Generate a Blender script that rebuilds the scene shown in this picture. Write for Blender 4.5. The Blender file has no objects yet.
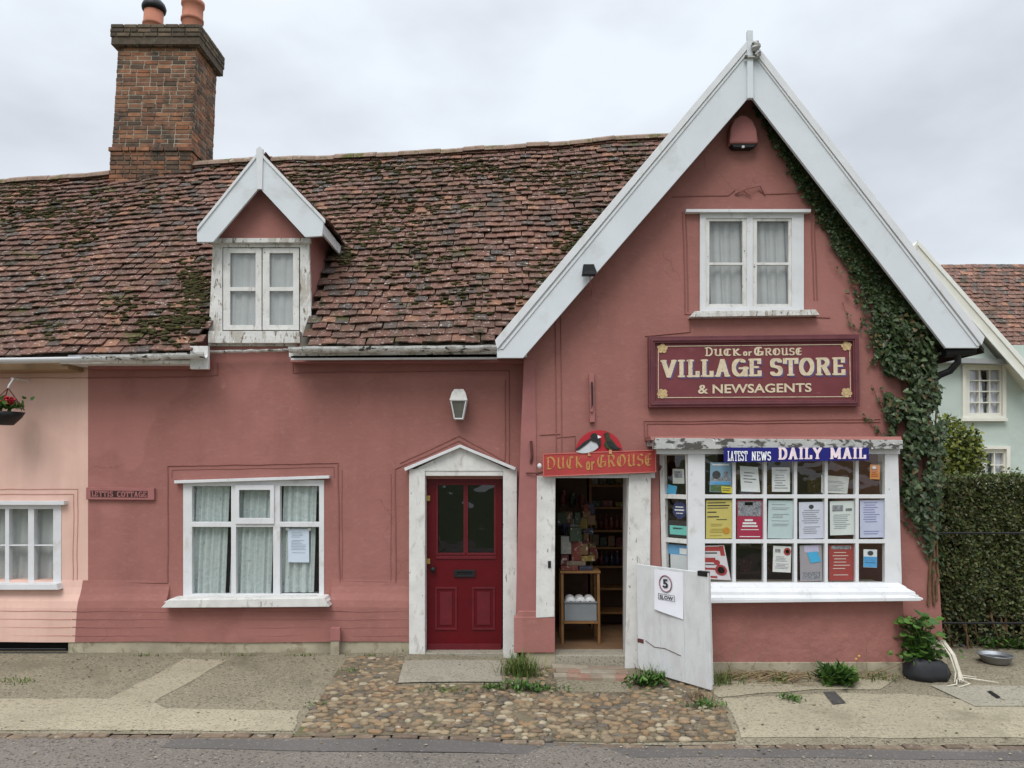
import bpy, math, random
from math import radians as R, sin, cos, pi, atan, tan
from mathutils import Vector, Matrix, noise, geometry
rnd = random.Random(7)
S = bpy.context.scene
COL = S.collection

# ------------------------------------------------------------------ camera
F_PX = 740.0; PITCH = R(6.25); CAM = Vector((0.0, -8.4, 2.03))
cd = bpy.data.cameras.new('camera'); cam = bpy.data.objects.new('camera', cd); COL.objects.link(cam)
cam.location = CAM; cam.rotation_euler = (pi/2 + PITCH, 0, 0)
cd.sensor_width = 36; cd.lens = 36*F_PX/1024; cd.clip_end = 2000; cd.clip_start = .05
S.camera = cam
# ------------------------------------------------------------------ world: thick overcast over a Nishita sky
SUN_EL, SUN_AZ = R(52), R(200)      # azimuth from north (+Y) clockwise: behind the viewer
W = bpy.data.worlds.new('World'); S.world = W; W.use_nodes = True
nt = W.node_tree; nt.nodes.clear()
def N(t, typ, **kw):
    n = t.nodes.new(typ)
    for k, v in kw.items(): setattr(n, k, v)
    return n
out = N(nt, 'ShaderNodeOutputWorld'); bg = N(nt, 'ShaderNodeBackground'); bg2 = N(nt, 'ShaderNodeBackground')
add = N(nt, 'ShaderNodeMixShader')
sky = N(nt, 'ShaderNodeTexSky', sky_type='NISHITA', sun_disc=False)
sky.sun_elevation = SUN_EL; sky.sun_rotation = SUN_AZ
nt.links.new(sky.outputs[0], bg.inputs[0]); bg.inputs[1].default_value = .1
tc = N(nt, 'ShaderNodeTexCoord'); sep = N(nt, 'ShaderNodeSeparateXYZ')
nt.links.new(tc.outputs['Generated'], sep.inputs[0])
grad = N(nt, 'ShaderNodeMapRange', interpolation_type='SMOOTHSTEP')
nt.links.new(sep.outputs[2], grad.inputs[0])
grad.inputs[1].default_value = .5; grad.inputs[2].default_value = 1.0; grad.inputs[3].default_value = .86; grad.inputs[4].default_value = 2.9
mp = N(nt, 'ShaderNodeMapping'); mp.inputs['Scale'].default_value = (1, 1, 2.0); mp.inputs['Location'].default_value = (.35, .1, .28)
nt.links.new(tc.outputs['Generated'], mp.inputs[0])
cn = N(nt, 'ShaderNodeTexNoise'); cn.inputs['Scale'].default_value = 2.1; cn.inputs['Detail'].default_value = 5; cn.inputs['Roughness'].default_value = .5
nt.links.new(mp.outputs[0], cn.inputs['Vector'])
cr = N(nt, 'ShaderNodeValToRGB'); e = cr.color_ramp.elements
e[0].position = .34; e[0].color = (.62, .655, .71, 1); e[1].position = .60; e[1].color = (.86, .92, .99, 1)
nt.links.new(cn.outputs[0], cr.inputs[0])
mulc = N(nt, 'ShaderNodeVectorMath', operation='SCALE')
nt.links.new(cr.outputs[0], mulc.inputs[0]); nt.links.new(grad.outputs[0], mulc.inputs['Scale'])
nt.links.new(mulc.outputs[0], bg2.inputs[0]); bg2.inputs[1].default_value = 1.0
add.inputs[0].default_value = .93
nt.links.new(bg.outputs[0], add.inputs[1]); nt.links.new(bg2.outputs[0], add.inputs[2]); nt.links.new(add.outputs[0], out.inputs[0])
sl = bpy.data.lights.new('sun', 'SUN'); sl.energy = 1.35; sl.angle = R(30); sl.color = (1, .965, .92)
so = bpy.data.objects.new('sun', sl); COL.objects.link(so)
sd = Vector((sin(SUN_AZ)*cos(SUN_EL), cos(SUN_AZ)*cos(SUN_EL), sin(SUN_EL)))
so.rotation_euler = sd.to_track_quat('Z', 'Y').to_euler()
S.view_settings.view_transform = 'Standard'; S.view_settings.look = 'None'
S.view_settings.exposure = 0.31; S.view_settings.gamma = 1
S.cycles.max_bounces = 6; S.cycles.transparent_max_bounces = 12
S.cycles.caustics_reflective = False; S.cycles.caustics_refractive = False

# ------------------------------------------------------------------ helpers
def ray(px, py):
    a = (px-512)/F_PX; b = (384-py)/F_PX
    return Vector((a, cos(PITCH)-b*sin(PITCH), sin(PITCH)+b*cos(PITCH)))
def P(px, py, Y=0.0):
    d = ray(px, py); return CAM + d*((Y-CAM.y)/d.y)
def smooth(t): t = max(0, min(1, t)); return t*t*(3-2*t)
def G(x, y):
    return -.085*smooth((x+1.2)/2.2) - .04*min(2.3, max(0, -y-.2))
def GP(px, py):
    z = -.05
    for _ in range(8):
        d = ray(px, py); p = CAM + d*((z-CAM.z)/d.z); z = G(p.x, p.y)
    return Vector((p.x, p.y, z))

class MB:
    def __init__(s): s.v = []; s.f = []
    def poly(s, pts):
        n = len(s.v); s.v += [tuple(p) for p in pts]; s.f.append(tuple(range(n, n+len(pts)))); return s
    def raw(s, vs, fs):
        n = len(s.v); s.v += [tuple(p) for p in vs]; s.f += [tuple(i+n for i in f) for f in fs]; return s
    def hexa(s, a, b):      # a: 4 front pts, b: 4 back pts
        n = len(a)
        fs = [tuple(range(n)), tuple(reversed(range(n, 2*n)))] + [(i, i+n, (i+1) % n+n, (i+1) % n) for i in range(n)]
        return s.raw(list(a)+list(b), fs)
    def prism(s, pts, d):
        d = Vector(d); return s.hexa(pts, [Vector(p)+d for p in pts])
    def box(s, lo, hi):
        x0, y0, z0 = lo; x1, y1, z1 = hi
        return s.prism([(x0, y0, z0), (x1, y0, z0), (x1, y0, z1), (x0, y0, z1)], (0, y1-y0, 0))
    def pbox(s, x0, y0, x1, y1, Y, dep):       # box whose front face covers this pixel rectangle on plane Y
        return s.prism([P(x0, y1, Y), P(x1, y1, Y), P(x1, y0, Y), P(x0, y0, Y)], (0, dep, 0))
    def pquad(s, x0, y0, x1, y1, Y): return s.poly([P(x0, y1, Y), P(x1, y1, Y), P(x1, y0, Y), P(x0, y0, Y)])
    def ppoly(s, pts, Y, dep):
        return s.prism([P(x, y, Y) for x, y in pts], (0, dep, 0))
    def obox(s, c, ax, ay, az):                # oriented box: centre + half axis vectors
        c = Vector(c); q = [c-ax-ay-az, c+ax-ay-az, c+ax-ay+az, c-ax-ay+az]
        return s.hexa(q, [p+2*ay for p in q])
    def tube(s, pts, r, n=8, r2=None, caps=True):
        pts = [Vector(p) for p in pts]; m = len(pts); vs = []; prev = None
        for i, p in enumerate(pts):
            t = (pts[min(i+1, m-1)]-pts[max(i-1, 0)]).normalized()
            a = t.cross(Vector((0, 0, 1)) if abs(t.z) < .9 else Vector((1, 0, 0))).normalized()
            if prev is not None:
                a2 = prev - t*prev.dot(t)
                if a2.length > 1e-4: a = a2.normalized()
            prev = a; b = t.cross(a)
            rr = r[i] if isinstance(r, (list, tuple)) else (r if r2 is None else r+(r2-r)*i/(m-1))
            vs += [p+(a*cos(2*pi*k/n)+b*sin(2*pi*k/n))*rr for k in range(n)]
        fs = [(i*n+k, i*n+(k+1) % n, (i+1)*n+(k+1) % n, (i+1)*n+k) for i in range(m-1) for k in range(n)]
        if caps: fs += [tuple(reversed(range(n))), tuple(range((m-1)*n, m*n))]
        return s.raw(vs, fs)
    def lathe(s, c, prof, n=16, axis='z'):     # prof: (r, h)
        vs = []
        for r, h in prof:
            for k in range(n):
                a = 2*pi*k/n
                q = Vector((r*cos(a), r*sin(a), h)) if axis == 'z' else Vector((r*cos(a), h, r*sin(a)))
                vs.append(Vector(c)+q)
        m = len(prof)
        fs = [(i*n+k, i*n+(k+1) % n, (i+1)*n+(k+1) % n, (i+1)*n+k) for i in range(m-1) for k in range(n)]
        fs += [tuple(reversed(range(n))), tuple(range((m-1)*n, m*n))]
        return s.raw(vs, fs)
    def blob(s, c, rx, ry, rz, seed=0, n=8, m=5, j=.15, rot=0):
        c = Vector(c); vs = [c+Vector((0, 0, rz))]; g = random.Random(seed)
        for i in range(1, m):
            t = pi*i/m
            for k in range(n):
                a = 2*pi*k/n; q = 1+g.uniform(-j, j)
                x, y = rx*sin(t)*cos(a)*q, ry*sin(t)*sin(a)*q
                vs.append(c+Vector((x*cos(rot)-y*sin(rot), x*sin(rot)+y*cos(rot), rz*cos(t))))
        vs.append(c-Vector((0, 0, rz)))
        fs = [(0, 1+k, 1+(k+1) % n) for k in range(n)]
        fs += [(1+i*n+k, 1+(i+1)*n+k, 1+(i+1)*n+(k+1) % n, 1+i*n+(k+1) % n) for i in range(m-2) for k in range(n)]
        L = len(vs)-1; b = 1+(m-2)*n
        fs += [(L, b+(k+1) % n, b+k) for k in range(n)]
        return s.raw(vs, fs)

WORLD = {}
def obj(name, mb, mat, parent=None, smooth_=False, bevel=0, label=None):
    me = bpy.data.meshes.new(name); me.from_pydata([tuple(v) for v in mb.v], [], mb.f); me.validate()
    import bmesh
    b = bmesh.new(); b.from_mesh(me); bmesh.ops.recalc_face_normals(b, faces=b.faces); b.to_mesh(me); b.free()
    if smooth_: me.polygons.foreach_set('use_smooth', [True]*len(me.polygons))
    me.materials.append(mat)
    o = bpy.data.objects.new(name, me); COL.objects.link(o)
    WORLD[o.name] = Matrix.Identity(4)
    if parent is not None:
        o.parent = parent; o.matrix_parent_inverse = WORLD[parent.name].inverted()
    if bevel:
        md = o.modifiers.new('bevel', 'BEVEL'); md.width = bevel; md.segments = 2; md.limit_method = 'ANGLE'
    if label: o['label'] = label
    return o
def thing(name, label, cat, loc, group=None):
    o = bpy.data.objects.new(name, None); COL.objects.link(o); o.location = loc; o.empty_display_size = .1
    WORLD[o.name] = Matrix.Translation(Vector(loc))
    return tag(o, label, cat, group)
def tag(o, label, cat, group=None):
    o['label'] = label; o['category'] = cat
    if group: o['group'] = group
    return o
def struct(name, mb, mat, kind='structure', **k):
    o = obj(name, mb, mat, **k); o['kind'] = kind; return o

# ------------------------------------------------------------------ materials
MATS = {}
def srgb(r, g, b):
    f = lambda c: (c/255/12.92) if c/255 <= .04045 else ((c/255+.055)/1.055)**2.4
    return (f(r), f(g), f(b), 1)
def ramp(t, fac, stops, interp='LINEAR'):
    r = N(t, 'ShaderNodeValToRGB'); r.color_ramp.interpolation = interp
    el = r.color_ramp.elements
    while len(el) < len(stops): el.new(.5)
    for q, (p, c) in zip(el, stops): q.position = p; q.color = c if len(c) == 4 else (*c, 1)
    t.links.new(fac, r.inputs[0]); return r.outputs[0]
def mixc(t, fac, a, b, mode='MIX'):
    m = N(t, 'ShaderNodeMix', data_type='RGBA', blend_type=mode)
    for sock, v in ((m.inputs[0], fac), (m.inputs[6], a), (m.inputs[7], b)):
        if isinstance(v, bpy.types.NodeSocket): t.links.new(v, sock)
        elif isinstance(v, (int, float)): sock.default_value = v
        else: sock.default_value = v if len(v) == 4 else (*v, 1)
    return m.outputs[2]
def noisef(t, co, scale, detail=4, rough=.55, stretch=None, loc=(0, 0, 0), dist=0):
    if stretch or loc != (0, 0, 0):
        mpn = N(t, 'ShaderNodeMapping'); mpn.inputs['Scale'].default_value = stretch or (1, 1, 1); mpn.inputs['Location'].default_value = loc
        t.links.new(co, mpn.inputs[0]); co = mpn.outputs[0]
    n = N(t, 'ShaderNodeTexNoise'); n.inputs['Scale'].default_value = scale; n.inputs['Detail'].default_value = detail
    n.inputs['Roughness'].default_value = rough; n.inputs['Distortion'].default_value = dist
    t.links.new(co, n.inputs['Vector']); return n.outputs[0]
def mat(name, base, rough=.8, var=.12, vscale=3, bump=.2, bscale=60, big=0, bigscale=2.5, patches=(), island=None, spec=.3, metal=0, alpha_=None, streak=0, bdist=.004, extra=None, translucent=0):
    """patches: (colour, noise scale, threshold, softness, stretch, seed)"""
    m = bpy.data.materials.new(name); m.use_nodes = True; t = m.node_tree; b = t.nodes['Principled BSDF']
    tcn = N(t, 'ShaderNodeTexCoord'); co = tcn.outputs['Object']
    base = base if len(base) == 4 else (*base, 1)
    col = None
    if island:
        g = N(t, 'ShaderNodeNewGeometry'); k = len(island)
        col = ramp(t, g.outputs['Random Per Island'], [((i)/k, c) for i, c in enumerate(island)], 'CONSTANT')
    n1 = noisef(t, co, vscale, 5, .6)
    lo = tuple(c*(1-var) for c in base[:3]); hi = tuple(min(1, c*(1+var)) for c in base[:3])
    if col is None: col = ramp(t, n1, [(.3, lo), (.7, hi)])
    else: col = mixc(t, 1.0, col, ramp(t, n1, [(.3, (1-var,)*3), (.7, (1+var,)*3)]), 'MULTIPLY')
    if streak:
        n2 = noisef(t, co, 5, 4, .6, (1, 1, .12))
        col = mixc(t, 1.0, col, ramp(t, n2, [(.35, (1-streak,)*3), (.6, (1, 1, 1))]), 'MULTIPLY')
    for pc, sc, th, soft, st, sd_ in patches:
        n3 = noisef(t, co, sc, 6, .65, st, (sd_, sd_*1.7, sd_*.3), .3)
        fac = ramp(t, n3, [(th, (0, 0, 0)), (min(1, th+soft), (1, 1, 1))])
        col = mixc(t, fac, col, pc)
    if extra: col = extra(t, co, col)
    t.links.new(col, b.inputs['Base Color'])
    b.inputs['Roughness'].default_value = rough; b.inputs['Specular IOR Level'].default_value = spec; b.inputs['Metallic'].default_value = metal
    h = None
    if bump:
        bn = N(t, 'ShaderNodeBump'); bn.inputs['Strength'].default_value = bump; bn.inputs['Distance'].default_value = bdist
        t.links.new(noisef(t, co, bscale, 5, .6), bn.inputs['Height']); h = bn.outputs[0]
    if big:
        bb = N(t, 'ShaderNodeBump'); bb.inputs['Strength'].default_value = 1; bb.inputs['Distance'].default_value = big
        t.links.new(noisef(t, co, bigscale, 3, .5), bb.inputs['Height'])
        if h: t.links.new(h, bb.inputs['Normal'])
        h = bb.outputs[0]
    if h: t.links.new(h, b.inputs['Normal'])
    if translucent:
        tr = N(t, 'ShaderNodeBsdfTranslucent'); t.links.new(col, tr.inputs[0]); mx = N(t, 'ShaderNodeMixShader'); mx.inputs[0].default_value = translucent
        t.links.new(b.outputs[0], mx.inputs[1]); t.links.new(tr.outputs[0], mx.inputs[2])
        t.links.new(mx.outputs[0], t.nodes['Material Output'].inputs[0])
    MATS[name] = m; return m
def glassmat(name, tint=(.92, .95, .94), ior=1.45, wob=.02):
    m = bpy.data.materials.new(name); m.use_nodes = True; t = m.node_tree; t.nodes.clear()
    o = N(t, 'ShaderNodeOutputMaterial'); mx = N(t, 'ShaderNodeMixShader'); tr = N(t, 'ShaderNodeBsdfTransparent'); gl = N(t, 'ShaderNodeBsdfGlossy'); lw = N(t, 'ShaderNodeLayerWeight'); pw = N(t, 'ShaderNodeMath', operation='POWER'); fr = N(t, 'ShaderNodeMath', operation='MULTIPLY_ADD')
    pw.inputs[1].default_value = 5; fr.inputs[1].default_value = .9; fr.inputs[2].default_value = .07; t.links.new(lw.outputs['Facing'], pw.inputs[0]); t.links.new(pw.outputs[0], fr.inputs[0])
    tr.inputs[0].default_value = (*tint, 1); gl.inputs['Roughness'].default_value = .02
    tcn = N(t, 'ShaderNodeTexCoord'); bn = N(t, 'ShaderNodeBump'); bn.inputs['Distance'].default_value = wob; bn.inputs['Strength'].default_value = .5
    t.links.new(noisef(t, tcn.outputs['Object'], 3, 2), bn.inputs['Height']); t.links.new(bn.outputs[0], gl.inputs['Normal']); 
    t.links.new(fr.outputs[0], mx.inputs[0]); t.links.new(tr.outputs[0], mx.inputs[1]); t.links.new(gl.outputs[0], mx.inputs[2]); t.links.new(mx.outputs[0], o.inputs[0])
    return m

def cracks(t, co, col):     # hairline cracks and old filled patches in the limewash
    nz = N(t, 'ShaderNodeTexNoise'); nz.inputs['Scale'].default_value = 2.5; nz.inputs['Detail'].default_value = 6; t.links.new(co, nz.inputs['Vector'])
    ad = N(t, 'ShaderNodeVectorMath', operation='MULTIPLY_ADD'); ad.inputs[1].default_value = (.5, .5, .5); t.links.new(nz.outputs['Color'], ad.inputs[0]); t.links.new(co, ad.inputs[2])
    vo = N(t, 'ShaderNodeTexVoronoi', feature='DISTANCE_TO_EDGE'); vo.inputs['Scale'].default_value = .8; t.links.new(ad.outputs[0], vo.inputs['Vector'])
    f = ramp(t, vo.outputs['Distance'], [(.0, (1, 1, 1)), (.0045, (0, 0, 0))]); k = ramp(t, noisef(t, co, .9, 3, .5, None, (5, 2, 1)), [(.50, (0, 0, 0)), (.58, (.55, .55, .55))])
    m_ = mixc(t, 1.0, f, k, 'MULTIPLY'); col = mixc(t, m_, col, (.16, .06, .05))
    pv = ramp(t, noisef(t, co, .8, 2, .4, None, (11, 3, 7)), [(.60, (0, 0, 0)), (.615, (.5, .5, .5))]); return mixc(t, pv, col, (.375, .165, .142))
RED = (.312, .134, .113)
m_red = mat('red_limewash', RED, .9, .09, 1.1, .5, 30, big=.016, bigscale=2.6, streak=.06, bdist=.006,
            extra=cracks, patches=[((.36, .175, .155), 13, .52, .4, (1, 1, 2.2), 14), ((.315, .132, .115), 5, .56, .3, (1, 1, 1.5), 24), ((.40, .19, .175), 6, .66, .1, None, 3), ((.27, .105, .097), 2.0, .60, .25, (1, 1, .5), 9), ((.45, .26, .23), 22, .74, .03, None, 5)])
m_redbrick = mat('red_painted_brick', RED, .88, .12, 3, .5, 40, big=.03, bigscale=5,
            patches=[((.42, .24, .22), 9, .66, .06, (1, 1, 3), 3), ((.24, .10, .09), 4, .62, .2, (1, 1, 4), 11)])
m_redline = mat('red_groove', (.245, .098, .085), .9, .15, 5, .2)
m_redtrim = mat('red_moulding', (.32, .13, .12), .85, .1, 5, .2)
m_pink = mat('pink_limewash', (.70, .46, .38), .9, .07, 1.6, .3, 45, big=.015, bigscale=2.2, streak=.08, patches=[((.60, .38, .32), 1.5, .6, .25, None, 4)])
m_pinkline = mat('pink_groove', (.48, .25, .2), .9, .1, 5, .2)
m_plinth = mat('cement_plinth', (.36, .32, .23), .95, .2, 4, .7, 40, patches=[((.26, .22, .15), 11, .54, .1, None, 12), ((.20, .2, .12), 5, .58, .15, None, 2), ((.10, .09, .07), 14, .70, .04, None, 7)])
m_white = mat('white_paint', (.63, .635, .64), .6, .06, 5, .2, 50, patches=[((.5, .49, .45), 9, .58, .15, (1, 1, .4), 6), ((.40, .38, .33), 3.5, .62, .2, None, 16), ((.25, .21, .16), 22, .70, .02, (1, 1, .5), 8)])
m_wgrey = mat('weathered_barge_paint', (.60, .63, .65), .6, .05, 2, .2, 40, patches=[((.50, .52, .53), 3, .6, .2, (1, 1, 1), 6), ((.33, .32, .29), 12, .70, .03, None, 8), ((.48, .49, .47), 1.6, .56, .15, (1, 1, 1), 18)])
m_peel = mat('peeling_white_paint', (.63, .62, .59), .7, .1, 6, .6, 50, patches=[((.48, .46, .42), 12, .55, .1, (1, 1, .4), 3), ((.16, .13, .11), 24, .645, .03, (1, 1, .35), 5)])
m_peelbad = mat('badly_peeling_paint', (.62, .62, .60), .8, .15, 6, .8, 50, patches=[((.42, .41, .38), 10, .5, .1, None, 3), ((.05, .045, .04), 20, .575, .03, (.5, 1, 1), 5)])
m_lead = mat('weathered_lead', (.42, .42, .40), .7, .15, 6, .6, 50, patches=[((.08, .075, .065), 16, .50, .05, (.5, 1, 1), 5), ((.7, .7, .68), 14, .64, .04, None, 8)])
m_cream = mat('cream_paint', (.68, .67, .59), .6, .05, 4, .1)
m_greenwall = mat('sage_render', (.46, .53, .48), .9, .05, 1.5, .4, 30, big=.02)
TILES = [srgb(c[0]*.99, c[1]*.985, c[2]*.97) for c in ((108, 80, 70), (102, 75, 66), (113, 83, 72), (98, 75, 67), (105, 79, 70), (117, 86, 73), (95, 74, 66), (107, 77, 67), (121, 89, 75), (101, 77, 69), (104, 75, 66), (84, 74, 69), (111, 82, 72), (132, 96, 78), (103, 77, 69), (99, 73, 64), (109, 80, 70), (80, 72, 68))]
def tilemat(name, cols, moss=.6):
    return mat(name, (.2, .1, .08), .92, .16, 9, .6, 60, island=cols, spec=.2,
        patches=[((.50, .46, .41), 22, .600, .03, (1, 2.5, 2.5), 3), ((.30, .29, .26), 30, .66, .05, None, 13), ((.06, .048, .038), 1.5, .50, .3, (1, 1, 1), 21), ((.045, .040, .022), 3.4, .57, .10, (1, .8, .8), 51), ((.075, .075, .025), 2.6, moss, .10, (1, 1, 1), 31), ((.12, .115, .035), 9, .66, .05, None, 41)])
m_tile = tilemat('clay_peg_tile', TILES)
m_tile2 = tilemat('clay_tile_far', [tuple(c*1.25 for c in t_[:3])+(1,) for t_ in TILES], .72)
m_ridge = mat('ridge_tile', (.24, .165, .125), .95, .3, 7, .5, 40, patches=[((.10, .10, .03), 5, .52, .1, None, 2), ((.42, .38, .3), 12, .62, .05, None, 9)])
m_moss = mat('roof_moss', (.065, .060, .028), 1, .5, 20, .9, 90, spec=.05, bdist=.02, patches=[((.12, .12, .03), 12, .6, .1, None, 3)])
BR = [srgb(*c) for c in ((134, 96, 74), (118, 85, 67), (140, 98, 74), (108, 82, 67), (92, 76, 64), (128, 91, 71), (148, 106, 80), (84, 71, 61), (126, 92, 73), (114, 80, 64), (136, 92, 68))]
m_brick = mat('old_brick', (.2, .1, .07), .95, .3, 12, .7, 60, island=BR, patches=[((.06, .052, .042), 3.0, .50, .16, None, 5), ((.38, .35, .3), 26, .7, .04, None, 2)])
m_peelbad2 = mat('flaking_white_paint', (.62, .61, .58), .8, .12, 6, .9, 40, bdist=.008, patches=[((.44, .41, .36), 10, .50, .08, (1, 1, .3), 3), ((.20, .16, .12), 17, .585, .03, (1, 1, .3), 15), ((.07, .06, .05), 30, .64, .02, (1, 1, .3), 25)])
m_capbrick = mat('sooty_cap_brick', (.2, .1, .07), .95, .3, 12, .7, 60, island=[srgb(*c) for c in ((98, 86, 72), (84, 74, 63), (106, 92, 76), (78, 70, 60))], patches=[((.16, .17, .1), 9, .6, .08, None, 5)])
m_mortar = mat('lime_mortar', (.36, .32, .25), 1, .2, 8, .6, 50, patches=[((.08, .07, .06), 4, .55, .1, None, 5)])
m_pot = mat('terracotta', (.40, .16, .10), .8, .15, 6, .2)
m_black = mat('black_iron', (.012, .012, .013), .5, .2, 8, .2)
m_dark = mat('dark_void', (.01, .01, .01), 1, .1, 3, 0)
m_rust = mat('rusty_iron', (.10, .035, .03), .8, .3, 15, .3)
m_door = mat('maroon_gloss', (.098, .002, .005), .42, .12, 4, .12, 30, spec=.25, patches=[((.09, .004, .008), 3, .6, .2, (1, 1, .3), 3)])
m_doorin = mat('maroon_worn', (.11, .008, .012), .6, .2, 8, .2)
m_signred = mat('maroon_board', (.155, .036, .042), .6, .15, 3, .2, 40, patches=[((.26, .09, .09), 8, .62, .08, (.3, 1, 2), 3)])
m_signfr = mat('maroon_sign_frame', (.125, .036, .042), .5, .2, 6, .3, patches=[((.38, .22, .2), 22, .74, .03, (.3, 1, 1), 3)])
m_cremelet = mat('cream_lettering', (.60, .50, .35), .6, .15, 20, 0, patches=[((.40, .28, .2), 22, .60, .08, None, 3)])
m_goldlet = mat('gold_lettering', (.44, .22, .07), .6, .2, 25, 0, patches=[((.40, .09, .05), 26, .56, .08, None, 3)])
m_blueshade = mat('blue_letter_shadow', (.10, .07, .17), .6, .1, 10, 0)
m_brightred = mat('faded_red_board', (.37, .045, .042), .6, .15, 4, .15, patches=[((.48, .10, .085), 6, .6, .1, None, 3)])
m_navy = mat('navy_banner', (.012, .012, .16), .4, .1, 6, 0)
m_wlet = mat('white_lettering', (.82, .82, .84), .5, .03, 6, 0)
m_pinklet = mat('faded_pink_lettering', (.80, .66, .70), .5, .15, 14, 0)
m_ink = mat('black_ink', (.03, .03, .035), .7, .1, 6, 0)
m_greyink = mat('grey_ink', (.28, .29, .32), .8, .3, 90, 0)
m_net = mat('net_curtain', (.46, .47, .46), .95, .06, 8, .4, 150, translucent=.1)
m_lace = mat('lace_curtain', (.50, .56, .54), .95, .12, 26, .4, 120, translucent=.1, patches=[((.32, .37, .37), 16, .60, .06, None, 4)])
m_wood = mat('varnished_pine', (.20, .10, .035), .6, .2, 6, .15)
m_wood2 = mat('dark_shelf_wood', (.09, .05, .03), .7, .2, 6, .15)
m_grey = mat('grey_plastic', (.20, .22, .23), .5, .1, 6, .1)
m_wplast = mat('white_plastic', (.6, .6, .6), .5, .05, 6, .1)
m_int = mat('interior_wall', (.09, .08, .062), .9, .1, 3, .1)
m_floor = mat('interior_floor', (.17, .10, .055), .6, .2, 4, .1)
m_leafivy = mat('ivy_leaf', (.02, .04, .015), .38, .25, 30, 0, island=[(.030, .050, .017, 1), (.045, .072, .025, 1), (.065, .10, .036, 1), (.024, .040, .014, 1), (.09, .13, .055, 1), (.05, .078, .028, 1), (.04, .062, .02, 1), (.036, .058, .02, 1), (.055, .08, .03, 1), (.03, .05, .018, 1), (.045, .07, .026, 1), (.11, .08, .03, 1)], spec=.3, translucent=.12)
m_stem = mat('ivy_stem', (.13, .075, .04), .9, .3, 20, .3)
m_leafhedge = mat('privet_leaf', (.02, .04, .015), .36, .2, 30, 0, island=[(.045, .060, .019, 1), (.065, .085, .026, 1), (.10, .12, .038, 1), (.034, .046, .017, 1), (.14, .155, .055, 1), (.075, .095, .033, 1), (.12, .10, .05, 1)], spec=.3, translucent=.15)
m_leafyel = mat('golden_privet_leaf', (.02, .04, .015), .5, .2, 30, 0, island=[(.16, .19, .03, 1), (.22, .25, .04, 1), (.06, .085, .016, 1), (.24, .25, .06, 1), (.045, .06, .012, 1)], translucent=.2)
m_leafgrn = mat('fresh_leaf', (.02, .04, .015), .45, .2, 30, 0, island=[(.05, .12, .02, 1), (.08, .17, .03, 1), (.035, .08, .018, 1), (.11, .2, .04, 1)], translucent=.2)
m_grass = mat('grass_blade', (.02, .04, .015), .6, .2, 30, 0, island=[(.09, .16, .03, 1), (.14, .2, .05, 1), (.06, .11, .02, 1), (.22, .22, .08, 1), (.10, .17, .035, 1)], translucent=.2)
m_dry = mat('dry_twig', (.22, .16, .09), .9, .3, 20, .2)
m_pale = mat('bleached_stem', (.62, .58, .48), .8, .15, 20, .2)
m_soil = mat('soil', (.035, .027, .018), 1, .3, 20, .6, 60)
m_blackbag = mat('black_plastic_bag', (.03, .031, .035), .45, .2, 8, .5, 20)
m_steel = mat('galvanised_steel', (.35, .36, .37), .4, .1, 8, .1, metal=.7)
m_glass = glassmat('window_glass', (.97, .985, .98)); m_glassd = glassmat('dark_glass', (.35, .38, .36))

# ------------------------------------------------------------------ setting: ground, pavement, road
def inpoly(x, y, poly):
    c = False; n = len(poly)
    for i in range(n):
        x1, y1 = poly[i][:2]; x2, y2 = poly[i-1][:2]
        if (y1 > y) != (y2 > y) and x < (x2-x1)*(y-y1)/(y2-y1)+x1: c = not c
    return c
def sheet(poly, dz, step=.25, wob=0):
    """flat-ish sheet over a world XY polygon that follows the ground"""
    pts = []
    n = len(poly)
    for i in range(n):
        a, b = Vector(poly[i][:2]), Vector(poly[(i+1) % n][:2]); k = max(1, int((b-a).length/step))
        for q in range(k):
            p = a.lerp(b, q/k)
            if wob: p = p+Vector((noise.noise((p.x*4, p.y*4, 1)), noise.noise((p.x*4, p.y*4, 7))))*wob
            pts.append(p)
    edges = [(i, (i+1) % len(pts)) for i in range(len(pts))]; bd = list(pts)
    xs = [p.x for p in pts]; ys = [p.y for p in pts]
    x = min(xs)+step/2
    while x < max(xs):
        y = min(ys)+step/2
        while y < max(ys):
            if inpoly(x, y, bd) and min((Vector((x, y))-p).length for p in bd) > step*.4: pts.append(Vector((x, y)))
            y += step
        x += step
    v, e_, f, *_ = geometry.delaunay_2d_cdt(pts, edges, [], 1, 1e-5)
    mb = MB(); mb.raw([(p.x, p.y, G(p.x, p.y)+dz) for p in v], [tuple(q) for q in f]); return mb
def rows(x0, x1, ys, dz, nx=60):
    mb = MB(); xs = [x0+(x1-x0)*i/nx for i in range(nx+1)]
    vs = [(x, y, G(x, y)+dz) for y in ys for x in xs]
    return mb.raw(vs, [(j*(nx+1)+i, j*(nx+1)+i+1, (j+1)*(nx+1)+i+1, (j+1)*(nx+1)+i) for j in range(len(ys)-1) for i in range(nx)])
m_ground = mat('rough_grass', (.06, .08, .03), 1, .2, .5, .3, 5)
def aggregate(name, base, var, light, dark):
    return mat(name, base, .95, var, 1.2, .8, 90, spec=.15, bdist=.004,
        patches=[(dark, 42, .53, .08, None, 3), (light, 48, .58, .07, None, 9), (dark, 18, .62, .06, None, 33), (tuple(c*.62 for c in base), 1.6, .55, .2, None, 17), (tuple(c*.55 for c in base), 7, .62, .1, None, 23), ((.06, .065, .03), 4, .70, .07, None, 29)])
m_pave = aggregate('worn_aggregate_paving', (.225, .195, .135), .15, (.36, .32, .24), (.09, .08, .062))
m_conc = aggregate('pale_concrete', (.325, .285, .20), .12, (.42, .38, .29), (.19, .165, .12))
m_slab = aggregate('grey_concrete_slab', (.30, .275, .215), .1, (.36, .33, .27), (.17, .155, .12))
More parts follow.
